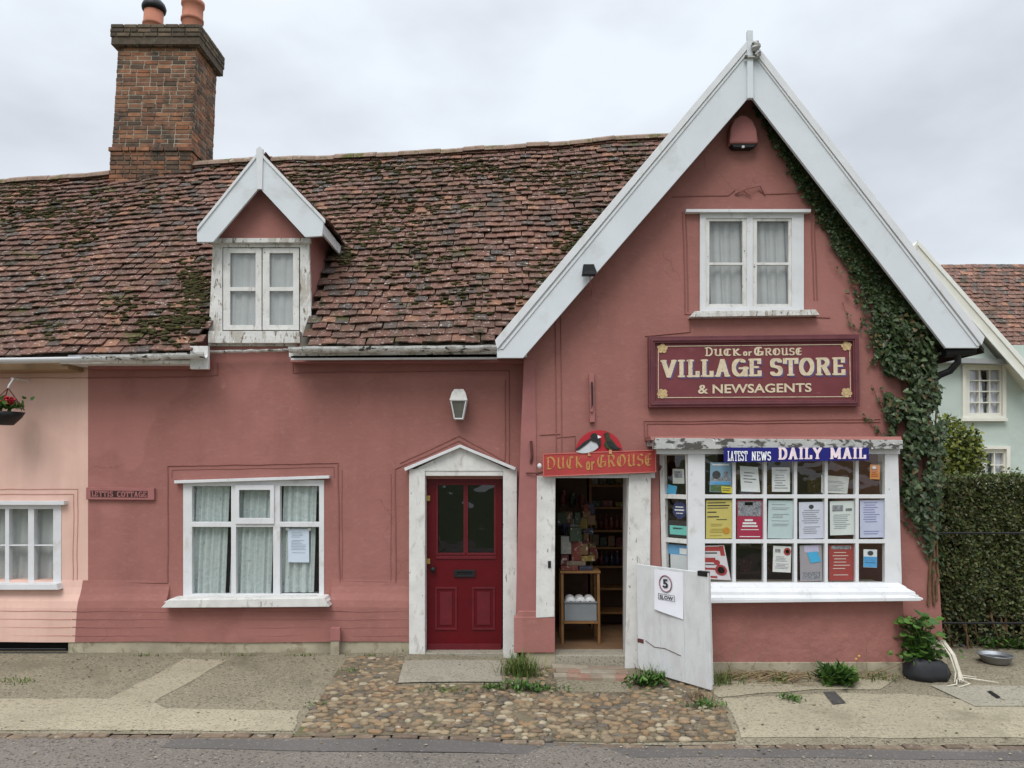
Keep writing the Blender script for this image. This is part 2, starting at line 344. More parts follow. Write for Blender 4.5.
m_road = mat('asphalt', (.165, .142, .120), .95, .12, .8, .9, 110, spec=.08, patches=[((.27, .25, .225), 46, .57, .07, None, 3), ((.055, .05, .05), 44, .54, .08, None, 8), ((.075, .07, .07), .7, .6, .15, (.5, 1, 1), 12), ((.20, .15, .10), 30, .72, .03, None, 15)])
m_bed = mat('sandy_cobble_bed', (.15, .12, .078), 1, .25, 3, .8, 60, patches=[((.08, .065, .045), 8, .50, .1, None, 3), ((.09, .10, .04), 2.5, .58, .1, None, 8), ((.36, .33, .27), 20, .62, .05, None, 4)])
COB = [srgb(*c) for c in ((126, 108, 84), (112, 97, 77), (138, 120, 94), (98, 86, 72), (132, 108, 80), (118, 104, 84), (142, 128, 104), (94, 86, 76), (126, 102, 76), (154, 142, 120), (106, 88, 70), (134, 112, 86), (120, 104, 82), (128, 112, 88))]
m_cob = mat('flint_cobble', (.2, .18, .14), .75, .2, 18, .5, 70, island=COB, spec=.35, patches=[((.26, .22, .16), 22, .60, .08, None, 6)])
m_sett = mat('kerb_sett', (.2, .18, .14), .9, .25, 18, .6, 60, island=[srgb(*c) for c in ((112, 96, 80), (106, 92, 77), (115, 100, 83), (101, 87, 74), (118, 104, 88))], patches=[((.28, .24, .18), 14, .56, .1, None, 6)])
g = MB(); g.poly([(-600, -400, -.6), (600, -400, -.6), (600, 600, -.6), (-600, 600, -.6)]); struct('ground', g, m_ground)
KY = -2.28
struct('pavement', rows(-25, 25, [KY, -1.8, -1.3, -.8, -.2, 0, .8, 3, 14], 0, 100), m_pave)
struct('road', rows(-40, 40, [-8.6-2, -8, -6, -4.5, -3.4, -2.8, KY-.11+.05], -.004, 80), m_road)
struct('verge', rows(-40, 40, [-40, -14, -10.6], -.012, 10), m_ground)
# dark reinstated strip of asphalt beside the kerb
pp = [GP(*p) for p in ((175, 739), (330, 740), (560, 743), (735, 748), (1100, 754), (1100, 762), (740, 757), (560, 756), (330, 752), (160, 748))]
m_road2 = mat('asphalt_patch', (.105, .095, .087), .9, .15, .8, .9, 110, patches=[((.20, .19, .175), 46, .59, .06, None, 3)])
struct('road_patch', sheet([(p.x, p.y) for p in pp], .002, .3, .03), m_road2)
# pale concrete strips and slabs in the pavement
def gsheet(name, pix, dz, m, wob=.035):
    return struct(name, sheet([tuple(GP(*p)[:2]) for p in pix], dz, .14, wob), m)
gsheet('path', [(-420, 700), (110, 699), (128, 690), (186, 658.5), (228, 660), (152, 703), (165, 709), (300, 711), (293, 731.5), (-440, 729)], .004, m_conc)
gsheet('path', [(722, 699), (800, 694), (905, 694), (1060, 711), (1500, 711), (1500, 738), (742, 738)], .004, m_conc)
gsheet('path', [(930, 686), (1180, 688), (1210, 707), (975, 707)], .009, m_slab, 0)
gsheet('path', [(404, 661.5), (501, 661.5), (502, 683), (398, 684)], .012, m_slab, 0)
gsheet('path', [(700, 680), (905, 674), (880, 690), (815, 690), (750, 694), (718, 698)], .006, m_conc, .03)
# kerb of worn setts
mb = MB(); x = -14.0
while x < 14:
    w = rnd.uniform(.13, .24); zt = G(x, KY)+rnd.uniform(-.006, .008); y0 = KY-.075+rnd.uniform(-.015, .015); y1 = KY+rnd.uniform(-.01, .015)
    c = Vector((x+w/2, (y0+y1)/2, zt-.04)); a = rnd.uniform(-.05, .05)
    mb.obox(c, Vector((cos(a), sin(a), 0))*(w/2-.006), Vector((-sin(a), cos(a), 0))*(y1-y0)/2, Vector((0, rnd.uniform(-.003, .003), .043)))
    x += w
struct('kerb', mb, m_sett, bevel=.012)
# cobbles
cp = [(347, 658), (404, 657), (399, 686), (505, 685), (506, 668), (555, 668), (556, 692), (628, 692), (640, 676), (692, 684), (716, 699), (737, 741), (293, 737)]
cw = [tuple(GP(*p)[:2]) for p in cp]
struct('cobble_bed', sheet(cw, .006, .25, .03), m_bed)
mb = MB(); y = KY+.035; j = 0
while y < 0:
    x = -2.6+(j % 2)*.055
    while x < 2.6:
        px_, py_ = x+rnd.uniform(-.03, .03), y+rnd.uniform(-.02, .02)
        if inpoly(px_, py_, cw) and rnd.random() < .93:
            rx, ry = rnd.uniform(.03, .068), rnd.uniform(.024, .044)
            if rnd.random() < .12: rx *= 1.25; ry *= 1.2
            if rnd.random() < .25: rx *= .6; ry *= .7
            mb.blob((px_, py_, G(px_, py_)+.006-.012*smooth((py_+1.55)/.7)+.006*noise.noise((px_*2, py_*2, 0))), rx, ry, rnd.uniform(.012, .028), rnd.random(), 9, 5, .2, rnd.uniform(-.4, .4))
        x += .094
    y += .066; j += 1
struct('cobbles', mb, m_cob, smooth_=True)
# loose grit and leaf scraps on the pavement
mb = MB()
for _ in range(420):
    px_ = rnd.uniform(-60, 1080); py_ = rnd.choice([rnd.uniform(655, 735), rnd.uniform(730, 766), rnd.uniform(655, 672)])
    p = GP(px_, py_)
    if p.y > -.32: continue
    r_ = rnd.uniform(.004, .012); mb.blob(p+Vector((0, 0, .012)), r_*1.4, r_, r_*.5, rnd.random(), 5, 3, .3)
struct('gravel', mb, mat('grit', (.2, .18, .14), .9, .2, 10, 0, island=[(.32, .28, .21, 1), (.3, .26, .2, 1), (.12, .1, .07, 1), (.2, .16, .09, 1)]), kind='stuff')

# ------------------------------------------------------------------ builders for facades
def plate(mb, outer, holes, Y, dep, px=True):
    loops = [outer]+list(holes)
    W3 = [[P(x, y, Y) if px else Vector((x, Y, y)) for x, y in l] for l in loops]
    tri = geometry.tessellate_polygon(W3)
    flat = [p for l in W3 for p in l]; n = len(flat)
    vs = flat+[p+Vector((0, dep, 0)) for p in flat]
    fs = [tuple(t) for t in tri]+[tuple(i+n for i in reversed(t)) for t in tri]
    k = 0
    for l in W3:
        m = len(l); fs += [(k+i, k+(i+1) % m, k+(i+1) % m+n, k+i+n) for i in range(m)]; k += m
    return mb.raw(vs, fs)
def rc(x0, y0, x1, y1): return [(x0, y0), (x1, y0), (x1, y1), (x0, y1)]
def bead(mb, pts, Y, r=.007, wob=.004, off=0):
    """an incised/raised plaster line along a pixel polyline on plane Y"""
    W_ = [P(x, y, Y) for x, y in pts]; out_ = []
    for a, b in zip(W_, W_[1:]):
        k = max(1, int((b-a).length/.12))
        for q in range(k+(1 if b is W_[-1] else 0)):
            p = a.lerp(b, q/k); d = (b-a).normalized(); nrm = Vector((-d.z, 0, d.x))
            out_.append(p+nrm*(off+wob*noise.noise(p*4)*2))
    mb.tube(out_, r, 6)
def tiles(mb, fn, a0, a1, w, nrow, skip=None, lift=.036, jit=1.0, seed=1, deck=None, thick=.013):
    g = random.Random(seed)
    for i in range(nrow):
        v = i/nrow
        k = int((a1-a0)/w)
        for j in range(-1, k+1):
            a = a0+(j+(.5 if i % 2 else 0)+.5)*w+g.uniform(-.006, .006)*jit
            if a < a0-.03 or a > a1-.03: continue
            p = fn(a, v)
            if skip and skip(p): continue
            U = (fn(a+.1, v)-fn(a-.1, v)).normalized(); V = (fn(a, v+.02)-fn(a, v-.02)).normalized(); Nn = U.cross(V).normalized()
            if Nn.z < 0: Nn = -Nn
            wob = noise.noise(p*1.1)*.03+noise.noise(p*4)*.010
            p = p+Nn*wob
            g_ = (fn(a, min(1, v+1/nrow))-fn(a, v)).length if v < .96 else .16
            rot = g.gauss(0, .03)*jit; U2 = (U*cos(rot)+V*sin(rot)); V2 = (V*cos(rot)-U*sin(rot))
            drop = g.gauss(0, .009)*jit; hw = w/2-g.uniform(.001, .005); L = g_*1.35
            l1 = lift+g.uniform(-.008, .012)*jit; tl = g.uniform(-.006, .006)*jit; cam_ = .004
            q = p+V2*drop
            lo = [q-U2*hw+Nn*(l1+tl), q+Nn*(l1+cam_), q+U2*hw+Nn*(l1-tl)]
            hi = [q-U2*hw+V2*L+Nn*.004, q+V2*L+Nn*.008, q+U2*hw+V2*L+Nn*.004]
            T = Nn*thick
            vs = lo+hi+[x_-T for x_ in lo]+[x_-T for x_ in hi]
            mb.raw(vs, [(0, 1, 4, 3), (1, 2, 5, 4), (6, 9, 10, 7), (7, 10, 11, 8), (0, 6, 7, 1), (1, 7, 8, 2), (0, 3, 9, 6), (2, 8, 11, 5)])
    if deck is not None:
        na = max(1, int((a1-a0)/.2)); nv = max(1, nrow)
        for i in range(nv):
            for j in range(na):
                aa, ab = a0+(a1-a0)*j/na, a0+(a1-a0)*(j+1)/na; va, vb = i/nv, (i+1)/nv
                if skip and skip(fn((aa+ab)/2, (va+vb)/2)): continue
                U = (fn(aa+.1, va)-fn(aa-.1, va)).normalized(); V = (fn(aa, va+.02)-fn(aa, va-.02)).normalized(); Nn = U.cross(V).normalized()
                if Nn.z < 0: Nn = -Nn
                deck.prism([fn(aa, va)-Nn*.05, fn(ab, va)-Nn*.05, fn(ab, vb)-Nn*.05, fn(aa, vb)-Nn*.05], -Nn*.05)

# ------------------------------------------------------------------ key lines of the buildings
EY, RY = -.35, 2.2
def interp(pts, x):
    if x <= pts[0][0]: return pts[0][1]
    for (x0, z0), (x1, z1) in zip(pts, pts[1:]):
        if x <= x1: return z0+(z1-z0)*(x-x0)/(x1-x0)
    return pts[-1][1]
def smoothpts(p):
    xs = [p[0][0]+(p[-1][0]-p[0][0])*i/120 for i in range(121)]
    return [(x, sum(interp(p, x+d*.09)*math.exp(-(d/5)**2) for d in range(-9, 10))/sum(math.exp(-(d/5)**2) for d in range(-9, 10))) for x in xs]
EP = [(P(x, y, EY).x, P(x, y, EY).z) for x, y in ((-300, 360), (0, 357), (190, 351.5), (290, 347), (497, 343))]
RP = [(P(x, y, RY).x, P(x, y, RY).z) for x, y in ((-300, 196), (0, 184), (60, 180), (110, 175), (160, 169), (210, 164.5), (280, 161), (400, 157), (480, 151), (560, 146), (662, 138), (730, 134))]
EP = smoothpts(EP); RP = [(x_, z_+.028*noise.noise((x_*.9, 2, 0))+.012*noise.noise((x_*3, 5, 0))) for x_, z_ in smoothpts(RP)]; EP = [(x_, z_+.012*noise.noise((x_*1.3, 8, 0))) for x_, z_ in EP]
def roofpt(x, v): return Vector((x, EY+(RY-EY)*v, interp(EP, x)*(1-v)+interp(RP, x)*v))
def roofz(x, y): return roofpt(x, (y-EY)/(RY-EY)).z
GYF, GYB = -.56, 4.6          # gable roof, front and back
A_ = P(751, 42, GYF); LF = P(497, 340, GYF); RF = P(984, 340, GYF)
def gabz(x): return A_.z+(LF.z-A_.z)*(A_.x-x)/(A_.x-LF.x) if x < A_.x else A_.z+(RF.z-A_.z)*(x-A_.x)/(RF.x-A_.x)
XB = P(88, 480, 0).x          # boundary of the two cottages
SY = -.30                     # shop wall plane
BY = -.60                     # bay window plane
XSL = P(526, 500, SY).x; XSR = P(938, 560, SY).x
# dormer
DY = -.03; DRY = -.22
dA = P(259, 152, DRY); dL = P(197, 227, DRY); dR = P(324, 219, DRY)
dx0, dx1 = P(213, 300, DY).x, P(309, 300, DY).x
def dorz(x): return dA.z+(dL.z-dA.z)*(dA.x-x)/(dA.x-dL.x) if x < dA.x else dA.z+(dR.z-dA.z)*(x-dA.x)/(dR.x-dA.x)
CHX0, CHX1 = P(110, 178, 2.05).x, P(190, 178, 2.05).x
def skip_main(p):
    if p.x > LF.x and gabz(p.x) > p.z+.02: return True
    if dx0-.03 < p.x < dx1+.03 and p.z < dorz(p.x)-.05 and p.y < 2: return True
    return False

def curtain(x0, x1, y0, y1, Y, amp, per, m, name, label, hemy=0, cat='curtain', group=None):
    mb = MB(); n = 70; vs = []; a, b = P(x0, y0, Y), P(x1, y0, Y); z0, z1 = P(x0, y1, Y).z, a.z
    for i in range(n+1):
        t = i/n; x = a.x+(b.x-a.x)*t; y = Y+amp*sin(t*per*2*pi+noise.noise((t*6, per, 0))*2.2)
        vs += [(x, y, z0+(hemy*abs(sin(t*per*3)) if hemy else 0)), (x+noise.noise((t*5, 1, 0))*.01, y*.5+Y*.5, z1)]
    o = obj(name, mb.raw(vs, [(2*i, 2*i+2, 2*i+3, 2*i+1) for i in range(n)]), m, smooth_=True); return tag(o, label, cat, group)
# ------------------------------------------------------------------ RED COTTAGE
m_redjoint = mat('red_joint', (.285, .115, .107), .9, .1, 5, .2)
cott = thing('cottage', 'red washed cottage with a mossy tiled roof, dormer and maroon front door', 'cottage', (-1.5, 2, 0))
mb = MB()
TOPY = 336
plate(mb, [(88, TOPY), (527, TOPY), (527, 612), (511, 612), (511, 479), (414, 479), (414, 612), (88, 612)], [rc(184, 481, 323, 600)], 0, .28)
# flared foot of the wall
def flare(mb, x0, x1, ytop=580, yl=608, yb=642, yd=-.085):
    d_ = yl-ytop; prof = [(0.0, ytop), (-.012, ytop+d_*.25), (-.035, ytop+d_*.5), (-.07, ytop+d_*.75), (yd, yl), (yd-.005, yb)]
    xa, xb = P(x0, 500, 0).x, P(x1, 500, 0).x
    pts = [(y, P(300, v, y).z) for y, v in prof]; n = 26
    vs = []; 
    for i in range(n+1):
        x = xa+(xb-xa)*i/n
        for y, z in pts: vs.append((x, y+noise.noise((x*1.3, z*2, 0))*.012 - .001, z+noise.noise((x*.9, 3, z))*.01))
        vs.append((x, .2, pts[-1][1])); vs.append((x, .2, pts[0][1]))
    k = len(pts)+2
    fs = [(i*k+j, (i+1)*k+j, (i+1)*k+(j+1) % k, i*k+(j+1) % k) for i in range(n) for j in range(k)]
    fs += [tuple(range(k)), tuple(range(n*k, n*k+k))]
    mb.raw(vs, fs)
    for r in range(4):     # worn brick courses showing through the paint
        y = yl+4+r*9; 
flare(mb, 88, 174); flare(mb, 334, 413)
flare(mb, 174, 334, 601, 608)
obj('wall', mb, m_red, cott)
mb = MB()
for k in range(4):
    yy = 611+k*8.2
    bead(mb, [(72, yy), (200, yy+.5), (407, yy)], -.087, .004, .006)
obj('brick_joint', mb, m_redjoint, cott)
# rear, sides, inner ceiling
mb = MB(); xa, xb = XB, P(527, 500, 0).x
mb.box((xa-.1, 4.6, -.2), (XSL, 4.8, 3.3)); mb.box((xa-.1, .28, -.1), (xa, 4.6, 3.3)); mb.box((xb-.02, .28, -.1), (xb+.12, 4.6, 3.3)); mb.box((xa, .28, 2.75), (xb, 4.6, 2.9)); mb.box((xa, .28, -.1), (xb, 4.6, 0))
obj('inner_wall', mb, m_int, cott)
mb = MB(); mb.pbox(68, 641, 411, 656, -.075, .3); 
obj('plinth', mb, m_plinth, cott, bevel=.006)
mb = MB(); mb.pbox(330, 628, 340, 641, -.19, .06); obj('vent_stub', mb, m_redtrim, cott, bevel=.004)
mb = MB(); mb.pbox(330.5, 641, 339, 656, -.18, .06); obj('vent_stub', mb, m_plinth, cott, bevel=.004)
# plaster lines
mb = MB()
for pts in ([(88, 378), (200, 377), (218, 375), (218, 362)], [(293, 362), (293, 373), (509, 371), (509, 468), (459, 441), (395, 469), (396, 586), (340, 585), (338, 463), (168, 466), (168, 583), (86, 582)],
            [(505, 380), (505, 461), (459, 436), (400, 463)]):
    bead(mb, pts, -.002, .008); 
bead(mb, [(342, 470), (342, 581), (391, 582), (391, 474)], -.002, .004)
bead(mb, [(172, 478), (172, 470), (334, 467), (334, 478)], -.002, .004)
obj('plaster_moulding', mb, m_redline, cott)
# eave: soffit and brackets
mb = MB()
mb.pbox(88, 358, 206, 368, -.16, .18); mb.pbox(290, 355, 527, 362, -.16, .18)
obj('fascia', mb, m_redtrim, cott)
mb = MB(); mb.pbox(190, 346, 208, 369, -.34, .05); mb.pbox(60, 360, 190, 364, -.32, .3)
obj('eave_board', mb, m_peel, cott, bevel=.004)
# roof
mb = MB(); dk = MB()
tiles(mb, roofpt, XB, P(730, 134, RY).x, .158, 35, skip_main, seed=3, deck=dk, thick=.017)
rf = obj('roof', mb, m_tile, cott)
obj('roof_deck', dk, m_int, rf)
mb = MB(); mb.prism([(XB, RY, interp(RP, XB)-.06), (P(730, 134, RY).x, RY, 6.8), (P(730, 134, RY).x, 5.1, 3.1), (XB, 5.1, 3.1)], (0, 0, -.08))
obj('rear_slope', mb, m_tile2, rf)
def ridge(mb, xa, xb, seed):
    g = random.Random(seed); x = xa
    while x < xb:
        L = g.uniform(.28, .34); z = interp(RP, x+L/2)+.0; dz = g.uniform(-.008, .012)
        if CHX0-.02 < x+L/2 < CHX1+.02: x += L; continue
        x1_ = min(x+L-.006, xb); vs = []
        for xx in (x, x1_):
            for k in range(7):
                a = pi*k/6; vs.append((xx, RY-cos(a)*.12, interp(RP, xx)-.035+sin(a)*.10+dz))
        n = 7; fs = [(k, k+1, n+k+1, n+k) for k in range(6)]+[tuple(range(n)), tuple(range(n, 2*n)), (0, n, 2*n-1, n-1)]
        mb.raw(vs, fs); x += L
mb = MB(); ridge(mb, XB, P(730, 134, RY).x, 4); obj('ridge_tiles', mb, m_ridge, rf)
# moss clumps
def moss(mb, spots, seed):
    g = random.Random(seed)
    for cx, cy, sx, sy, n in spots:
        for _ in range(int(n*2.6)):
            px_, py_ = g.gauss(cx, sx), g.gauss(cy, sy)
            d = ray(px_, py_); nrm = Vector((0, -(interp(RP, 0)-interp(EP, 0)), RY-EY)); 
            for _k in range(3):
                pass
            # intersect with the roof slope
            lo, hi = EY, RY
            for _k in range(24):
                m_ = (lo+hi)/2; q = P(px_, py_, m_)
                if q.z > roofz(q.x, m_): lo = m_
                else: hi = m_
            q = P(px_, py_, lo)
            if lo < EY+.02 or lo > RY-.05 or skip_main(q): continue
            r_ = g.uniform(.008, .034); mb.blob(q+Vector((0, -.022, .016)), r_*1.5, r_*.9, r_*.6, g.random(), 7, 4, .3)
mb = MB()
moss(mb, [(195, 290, 9, 14, 110), (188, 320, 12, 8, 45), (130, 200, 30, 8, 30), (160, 330, 22, 8, 40), (590, 245, 16, 16, 90), (575, 262, 10, 12, 60), (395, 245, 30, 14, 70), (420, 205, 40, 12, 60), (480, 175, 50, 8, 60), (560, 190, 30, 10, 50),
          (370, 235, 10, 6, 25), (330, 215, 20, 10, 30), (610, 165, 30, 9, 60), (400, 168, 90, 4, 110), (430, 290, 40, 12, 20), (540, 275, 20, 10, 30), (345, 258, 6, 6, 20), (300, 180, 30, 6, 40), (470, 300, 30, 10, 20), (115, 310, 14, 10, 25)], 5)
mo = obj('moss', mb, m_moss, rf, smooth_=True); mo['kind'] = 'stuff'
# gutter
def gutter(mb, x0, y0, x1, y1, Y, r, sag=.012, seed=0):
    a, b = P(x0, y0, Y), P(x1, y1, Y); n = 24; vs = []
    for i in range(n+1):
        c = a.lerp(b, i/n)+Vector((0, noise.noise((i*.4, seed, 0))*sag, noise.noise((i*.5, seed, 4))*sag))
        for k in range(9):
            t = pi+pi*k/8; vs.append(c+Vector((0, cos(t)*r, sin(t)*r)))
        for k in range(9):
            t = 2*pi-pi*k/8; vs.append(c+Vector((0, cos(t)*(r-.008), sin(t)*(r-.008))))
    k = 18; fs = [(i*k+j, (i+1)*k+j, (i+1)*k+(j+1) % k, i*k+(j+1) % k) for i in range(n) for j in range(k)]+[tuple(range(k)), tuple(range(n*k, n*k+k))]
    mb.raw(vs, fs)
mb = MB(); gutter(mb, 84, 357, 206, 353, -.42, .06, .015, 2); gutter(mb, 205, 351, 291, 349, -.13, .028, .01, 5)
obj('gutter', mb, m_peelbad, cott, smooth_=False)
mb = MB(); gutter(mb, 290, 347.5, 497, 346, -.42, .062, .012, 9); mb.prism([P(289, 352, -.33), P(527, 350, -.33), P(527, 357, -.33), P(289, 358, -.33)], (0, .03, 0))
obj('gutter', mb, m_peelbad, cott)
mb = MB(); mb.prism([P(68, 355, -.33), P(190, 353, -.33), P(190, 359, -.33), P(68, 361, -.33)], (0, .03, 0)); mb.prism([P(291, 356, -.33), P(497, 354, -.33), P(497, 359, -.33), P(291, 360, -.33)], (0, .03, 0))
obj('eave_board', mb, m_white, cott)
# chimney (real bricks)
cz1 = P(117, 47, 2.05).z; cz0 = P(110, 178, 2.05).z-.35
ch = obj('chimney', MB().box((CHX0+.007, 2.057, cz0), (CHX1-.007, 2.823, cz1)), m_mortar, cott)
def brickwork(mb, x0, x1, y0, y1, z0, z1, seed, out_=0, nc=None):
    g = random.Random(seed); H = .068; z = z0; r = 0
    while z < z1-.01:
        o_ = out_(z) if callable(out_) else out_
        X0, X1, Y0, Y1 = x0-o_, x1+o_, y0-o_, y1+o_
        for side in range(4):
            L = (X1-X0) if side % 2 == 0 else (Y1-Y0); t = 0 if (r+side) % 2 else -.11
            while t < L-.01:
                bl = .205 if g.random() > .25 else .10
                s0, s1 = max(0, t)+.005, min(L, t+bl)-.009
                if s1-s0 > .02:
                    j = g.uniform(-.006, .004); zz = z+g.uniform(-.002, .002); d = .09
                    if side == 0: mb.box((X0+s0, Y0+j, zz+.006), (X0+s1, Y0+d, zz+H-.007))
                    if side == 1: mb.box((X1-d, Y0+s0, zz+.004), (X1+j, Y0+s1, zz+H-.005))
                    if side == 2: mb.box((X0+s0, Y1-d, zz+.004), (X0+s1, Y1+j, zz+H-.005))
                    if side == 3: mb.box((X0+j, Y0+s0, zz+.004), (X0+d, Y0+s1, zz+H-.005))
                t += bl
        z += H; r += 1
mb = MB(); band = P(110, 151, 2.05).z
brickwork(mb, CHX0, CHX1, 2.05, 2.83, cz0, cz1-.02, 3, lambda z: .035 if band-.04 < z < band+.04 else (.012 if z < band else 0)); obj('brickwork', mb, m_brick, ch, bevel=.004)
mb = MB(); brickwork(mb, CHX0, CHX1, 2.05, 2.83, cz1-.02, cz1+.285, 8, lambda z: .05 if z < cz1+.05 else .085); mb.box((CHX0-.07, 1.98, cz1+.0), (CHX1+.07, 2.9, cz1+.265))
obj('cap', mb, m_capbrick, ch, bevel=.006)
for px_, yb in ((153, 28), (192, 26)):
    c = P(px_, yb, 2.42); c.z = cz1+.25
    mb = MB(); mb.lathe(c, [(.165, 0), (.16, .03), (.15, .04), (.15, .36), (.155, .37), (.168, .38), (.168, .42), (.155, .43), (.152, .62), (.172, .64), (.172, .70), (.12, .705)] if px_ > 170 else [(.165, 0), (.15, .03), (.143, .30), (.155, .31), (.155, .34), (.143, .35), (.143, .54), (.1, .545)], 20)
    pt = obj('chimney_pot', mb, m_pot, ch, smooth_=True)
    if px_ < 170: obj('cowl', MB().lathe(c+Vector((0, 0, .54)), [(.12, 0), (.17, .02), (.18, .07), (.16, .13), (.10, .2), (.02, .24)], 18), m_black, ch, smooth_=True)
# dormer
dm = obj('dormer', plate(MB(), [(213, 240), (309, 240), (312, 346), (208, 346)], [rc(222, 247, 300, 331)], DY, .05), m_peelbad2, cott, bevel=.003)
mb = MB(); mb.ppoly([(214, 243), (259, 188), (307, 240)], DY-.01, .04); mb.pbox(297, 343, 336, 352, -.04, .05)
mb.prism([Vector((dx1, DY+.04, 3.2)), Vector((dx1, 2.0, 3.2)), Vector((dx1, 2.0, dorz(dx1)-.02)), Vector((dx1, DY+.04, dorz(dx1)-.02))], (-.06, 0, 0))
mb.prism([Vector((dx0, DY+.04, 3.2)), Vector((dx0, 2.0, 3.2)), Vector((dx0, 2.0, dorz(dx0)-.02)), Vector((dx0, DY+.04, dorz(dx0)-.02))], (.06, 0, 0))
obj('cheek', mb, m_red, dm)
mb = MB(); mb.pbox(208, 331, 300, 343, DY-.07, .09); obj('sill', mb, m_peelbad2, dm, bevel=.004); mb = MB(); mb.pbox(208, 238, 310, 242.5, DY-.05, .06)
obj('head_trim', mb, m_peelbad2, dm, bevel=.004)
for x0, x1 in ((223, 261.5), (262.5, 299)):
    mb = MB(); m_ = (x0+x1)/2; plate(mb, rc(x0, 248, x1, 330), [rc(x0+7, 253, x1-6, 287), rc(x0+7, 291, x1-6, 325)], DY+.015, .035)
    obj('casement', mb, m_peel, dm, bevel=.003)
mb = MB(); mb.pquad(224, 249, 298, 329, DY+.035); obj('pane', mb, m_glass, dm)
mb = MB()
for a, b in ((dL, dA), (dA, dR)):
    pass
mb.ppoly([(259, 152), (259, 188), (213, 242), (197, 242), (197, 228)], DRY, .035); obj('bargeboard', mb, m_wgrey, dm, bevel=.003)
mb = MB(); mb.ppoly([(259.6, 152), (324, 220), (322, 236), (305, 237), (259.6, 188)], DRY, .035); obj('bargeboard', mb, m_wgrey, dm, bevel=.003)
mb = MB(); mb.ppoly([(256, 149), (259.5, 146), (263, 149), (262, 189), (257, 189)], DRY-.02, .03); mb.ppoly([(197, 227), (259, 150), (259, 154), (197, 231)], DRY-.015, .02); mb.ppoly([(259, 150), (325, 219), (325, 223), (259, 154)], DRY-.015, .02)
obj('verge_trim', mb, m_white, dm, bevel=.002)
mb = MB(); e_z = dR.z-.02
mb.prism([Vector((dR.x-.05, DRY+.03, e_z-.13)), Vector((dR.x-.05, 1.2, e_z-.13)), Vector((dR.x-.05, 1.2, e_z-.01)), Vector((dR.x-.05, DRY+.03, e_z-.01))], (.025, 0, 0))
mb.prism([Vector((dL.x+.03, DRY+.03, e_z-.16)), Vector((dL.x+.03, 1.2, e_z-.16)), Vector((dL.x+.03, 1.2, e_z-.05)), Vector((dL.x+.03, DRY+.03, e_z-.05))], (.025, 0, 0))
obj('eave_board', mb, m_white, dm)
mb = MB(); dk = MB()
def dsl(side):
    E_ = dL if side < 0 else dR
    return lambda a, v: Vector((E_.x+(dA.x-E_.x)*v, a, E_.z+(dA.z-E_.z)*v))
for s_ in (-1, 1): tiles(mb, dsl(s_), DRY+.10, 1.95, .165, 7, lambda p: p.z < roofz(p.x, p.y)-.03, lift=.02, seed=9+s_, deck=dk)
tl_ = obj('dormer_roof', mb, m_tile, dm)
obj('roof_deck', dk, m_int, dm) if False else None
curtain(226, 261, 250, 328, DY+.07, .012, 3, m_net, 'net_curtain', 'left white net curtain behind the dormer window glass')
curtain(264, 297, 250, 328, DY+.07, .012, 3, m_net, 'net_curtain', 'right white net curtain behind the dormer window glass')
# ground-floor window
WY = -.01
win = obj('window', plate(MB(), rc(183, 480, 324, 601), [rc(192, 486, 231, 522), rc(236, 486, 273, 523), rc(280, 486, 319, 522), rc(192, 527, 231, 594), rc(236, 527, 273, 594), rc(280, 527, 319, 594)], WY, .07), m_white, cott, bevel=.004)
obj('casement', plate(MB(), rc(235, 485, 274, 524), [rc(239, 490, 270, 518)], WY-.02, .02), m_white, win, bevel=.003)
obj('pane', MB().pquad(186, 483, 321, 598, WY+.03), m_glass, win)
mb = MB(); mb.ppoly([(161, 608), (329, 607), (324, 598), (168, 600)], -.22, .24); mb.ppoly([(163, 602.5), (328, 602), (323, 597.5), (170, 599)], -.20, .2)
obj('sill', mb, m_peel, win, bevel=.006)
mb = MB(); mb.ppoly([(174, 480.5), (329, 475.5), (329, 478.5), (174, 483.5)], -.07, .09); obj('head_trim', mb, m_white, win, bevel=.003)
curtain(193, 230, 482, 600, .078, .022, 6, m_lace, 'lace_curtain', 'left lace curtain in the wide cottage window')
curtain(234, 275, 482, 600, .078, .022, 6, m_lace, 'lace_curtain', 'middle lace curtain in the wide cottage window')
curtain(284, 317, 482, 592, .078, .022, 4, m_lace, 'lace_curtain', 'right lace curtain in the wide cottage window, behind the taped letter')
# door surround and door
ds = obj('door_surround', MB().pbox(409, 469, 425, 660, -.12, .3).pbox(503, 469, 517, 662, -.12, .3).pbox(425, 469, 503, 476, -.10, .2), m_peel, cott, bevel=.006)
mb = MB(); mb.ppoly([(411, 471), (460, 447), (512, 471)], -.11, .12); obj('pediment', mb, m_peel, ds, bevel=.003)
mb = MB(); mb.ppoly([(404, 468), (460, 444.5), (460, 447.5), (405, 471)], -.17, .17); mb.ppoly([(460, 444.5), (516, 467.5), (515, 470.5), (460, 447.5)], -.17, .17); obj('pediment_trim', mb, m_white, ds, bevel=.003)
dY = .04
dr = obj('door', plate(MB(), rc(426, 477, 502, 652), [rc(438, 485, 464, 553), rc(467.5, 485, 494, 553)], dY, .05), m_door, cott, bevel=.003)
mb = MB()
for x0, x1 in ((435, 457), (472, 495)):
    plate(mb, rc(x0, 587, x1, 630), [rc(x0+2, 589, x1-2, 628)], dY-.012, .014); mb.pbox(x0+5, 592, x1-5, 625, dY-.008, .01)
mb.pbox(436, 556, 496, 559, dY-.012, .014); mb.pbox(427, 644, 501, 651, dY-.02, .022); mb.pbox(465.2, 485, 466.4, 553, dY-.006, .01)
plate(mb, rc(436, 483, 465, 555), [rc(438, 485, 463.5, 553)], dY-.006, .008); plate(mb, rc(466.5, 483, 496, 555), [rc(468, 485, 494, 553)], dY-.006, .008)
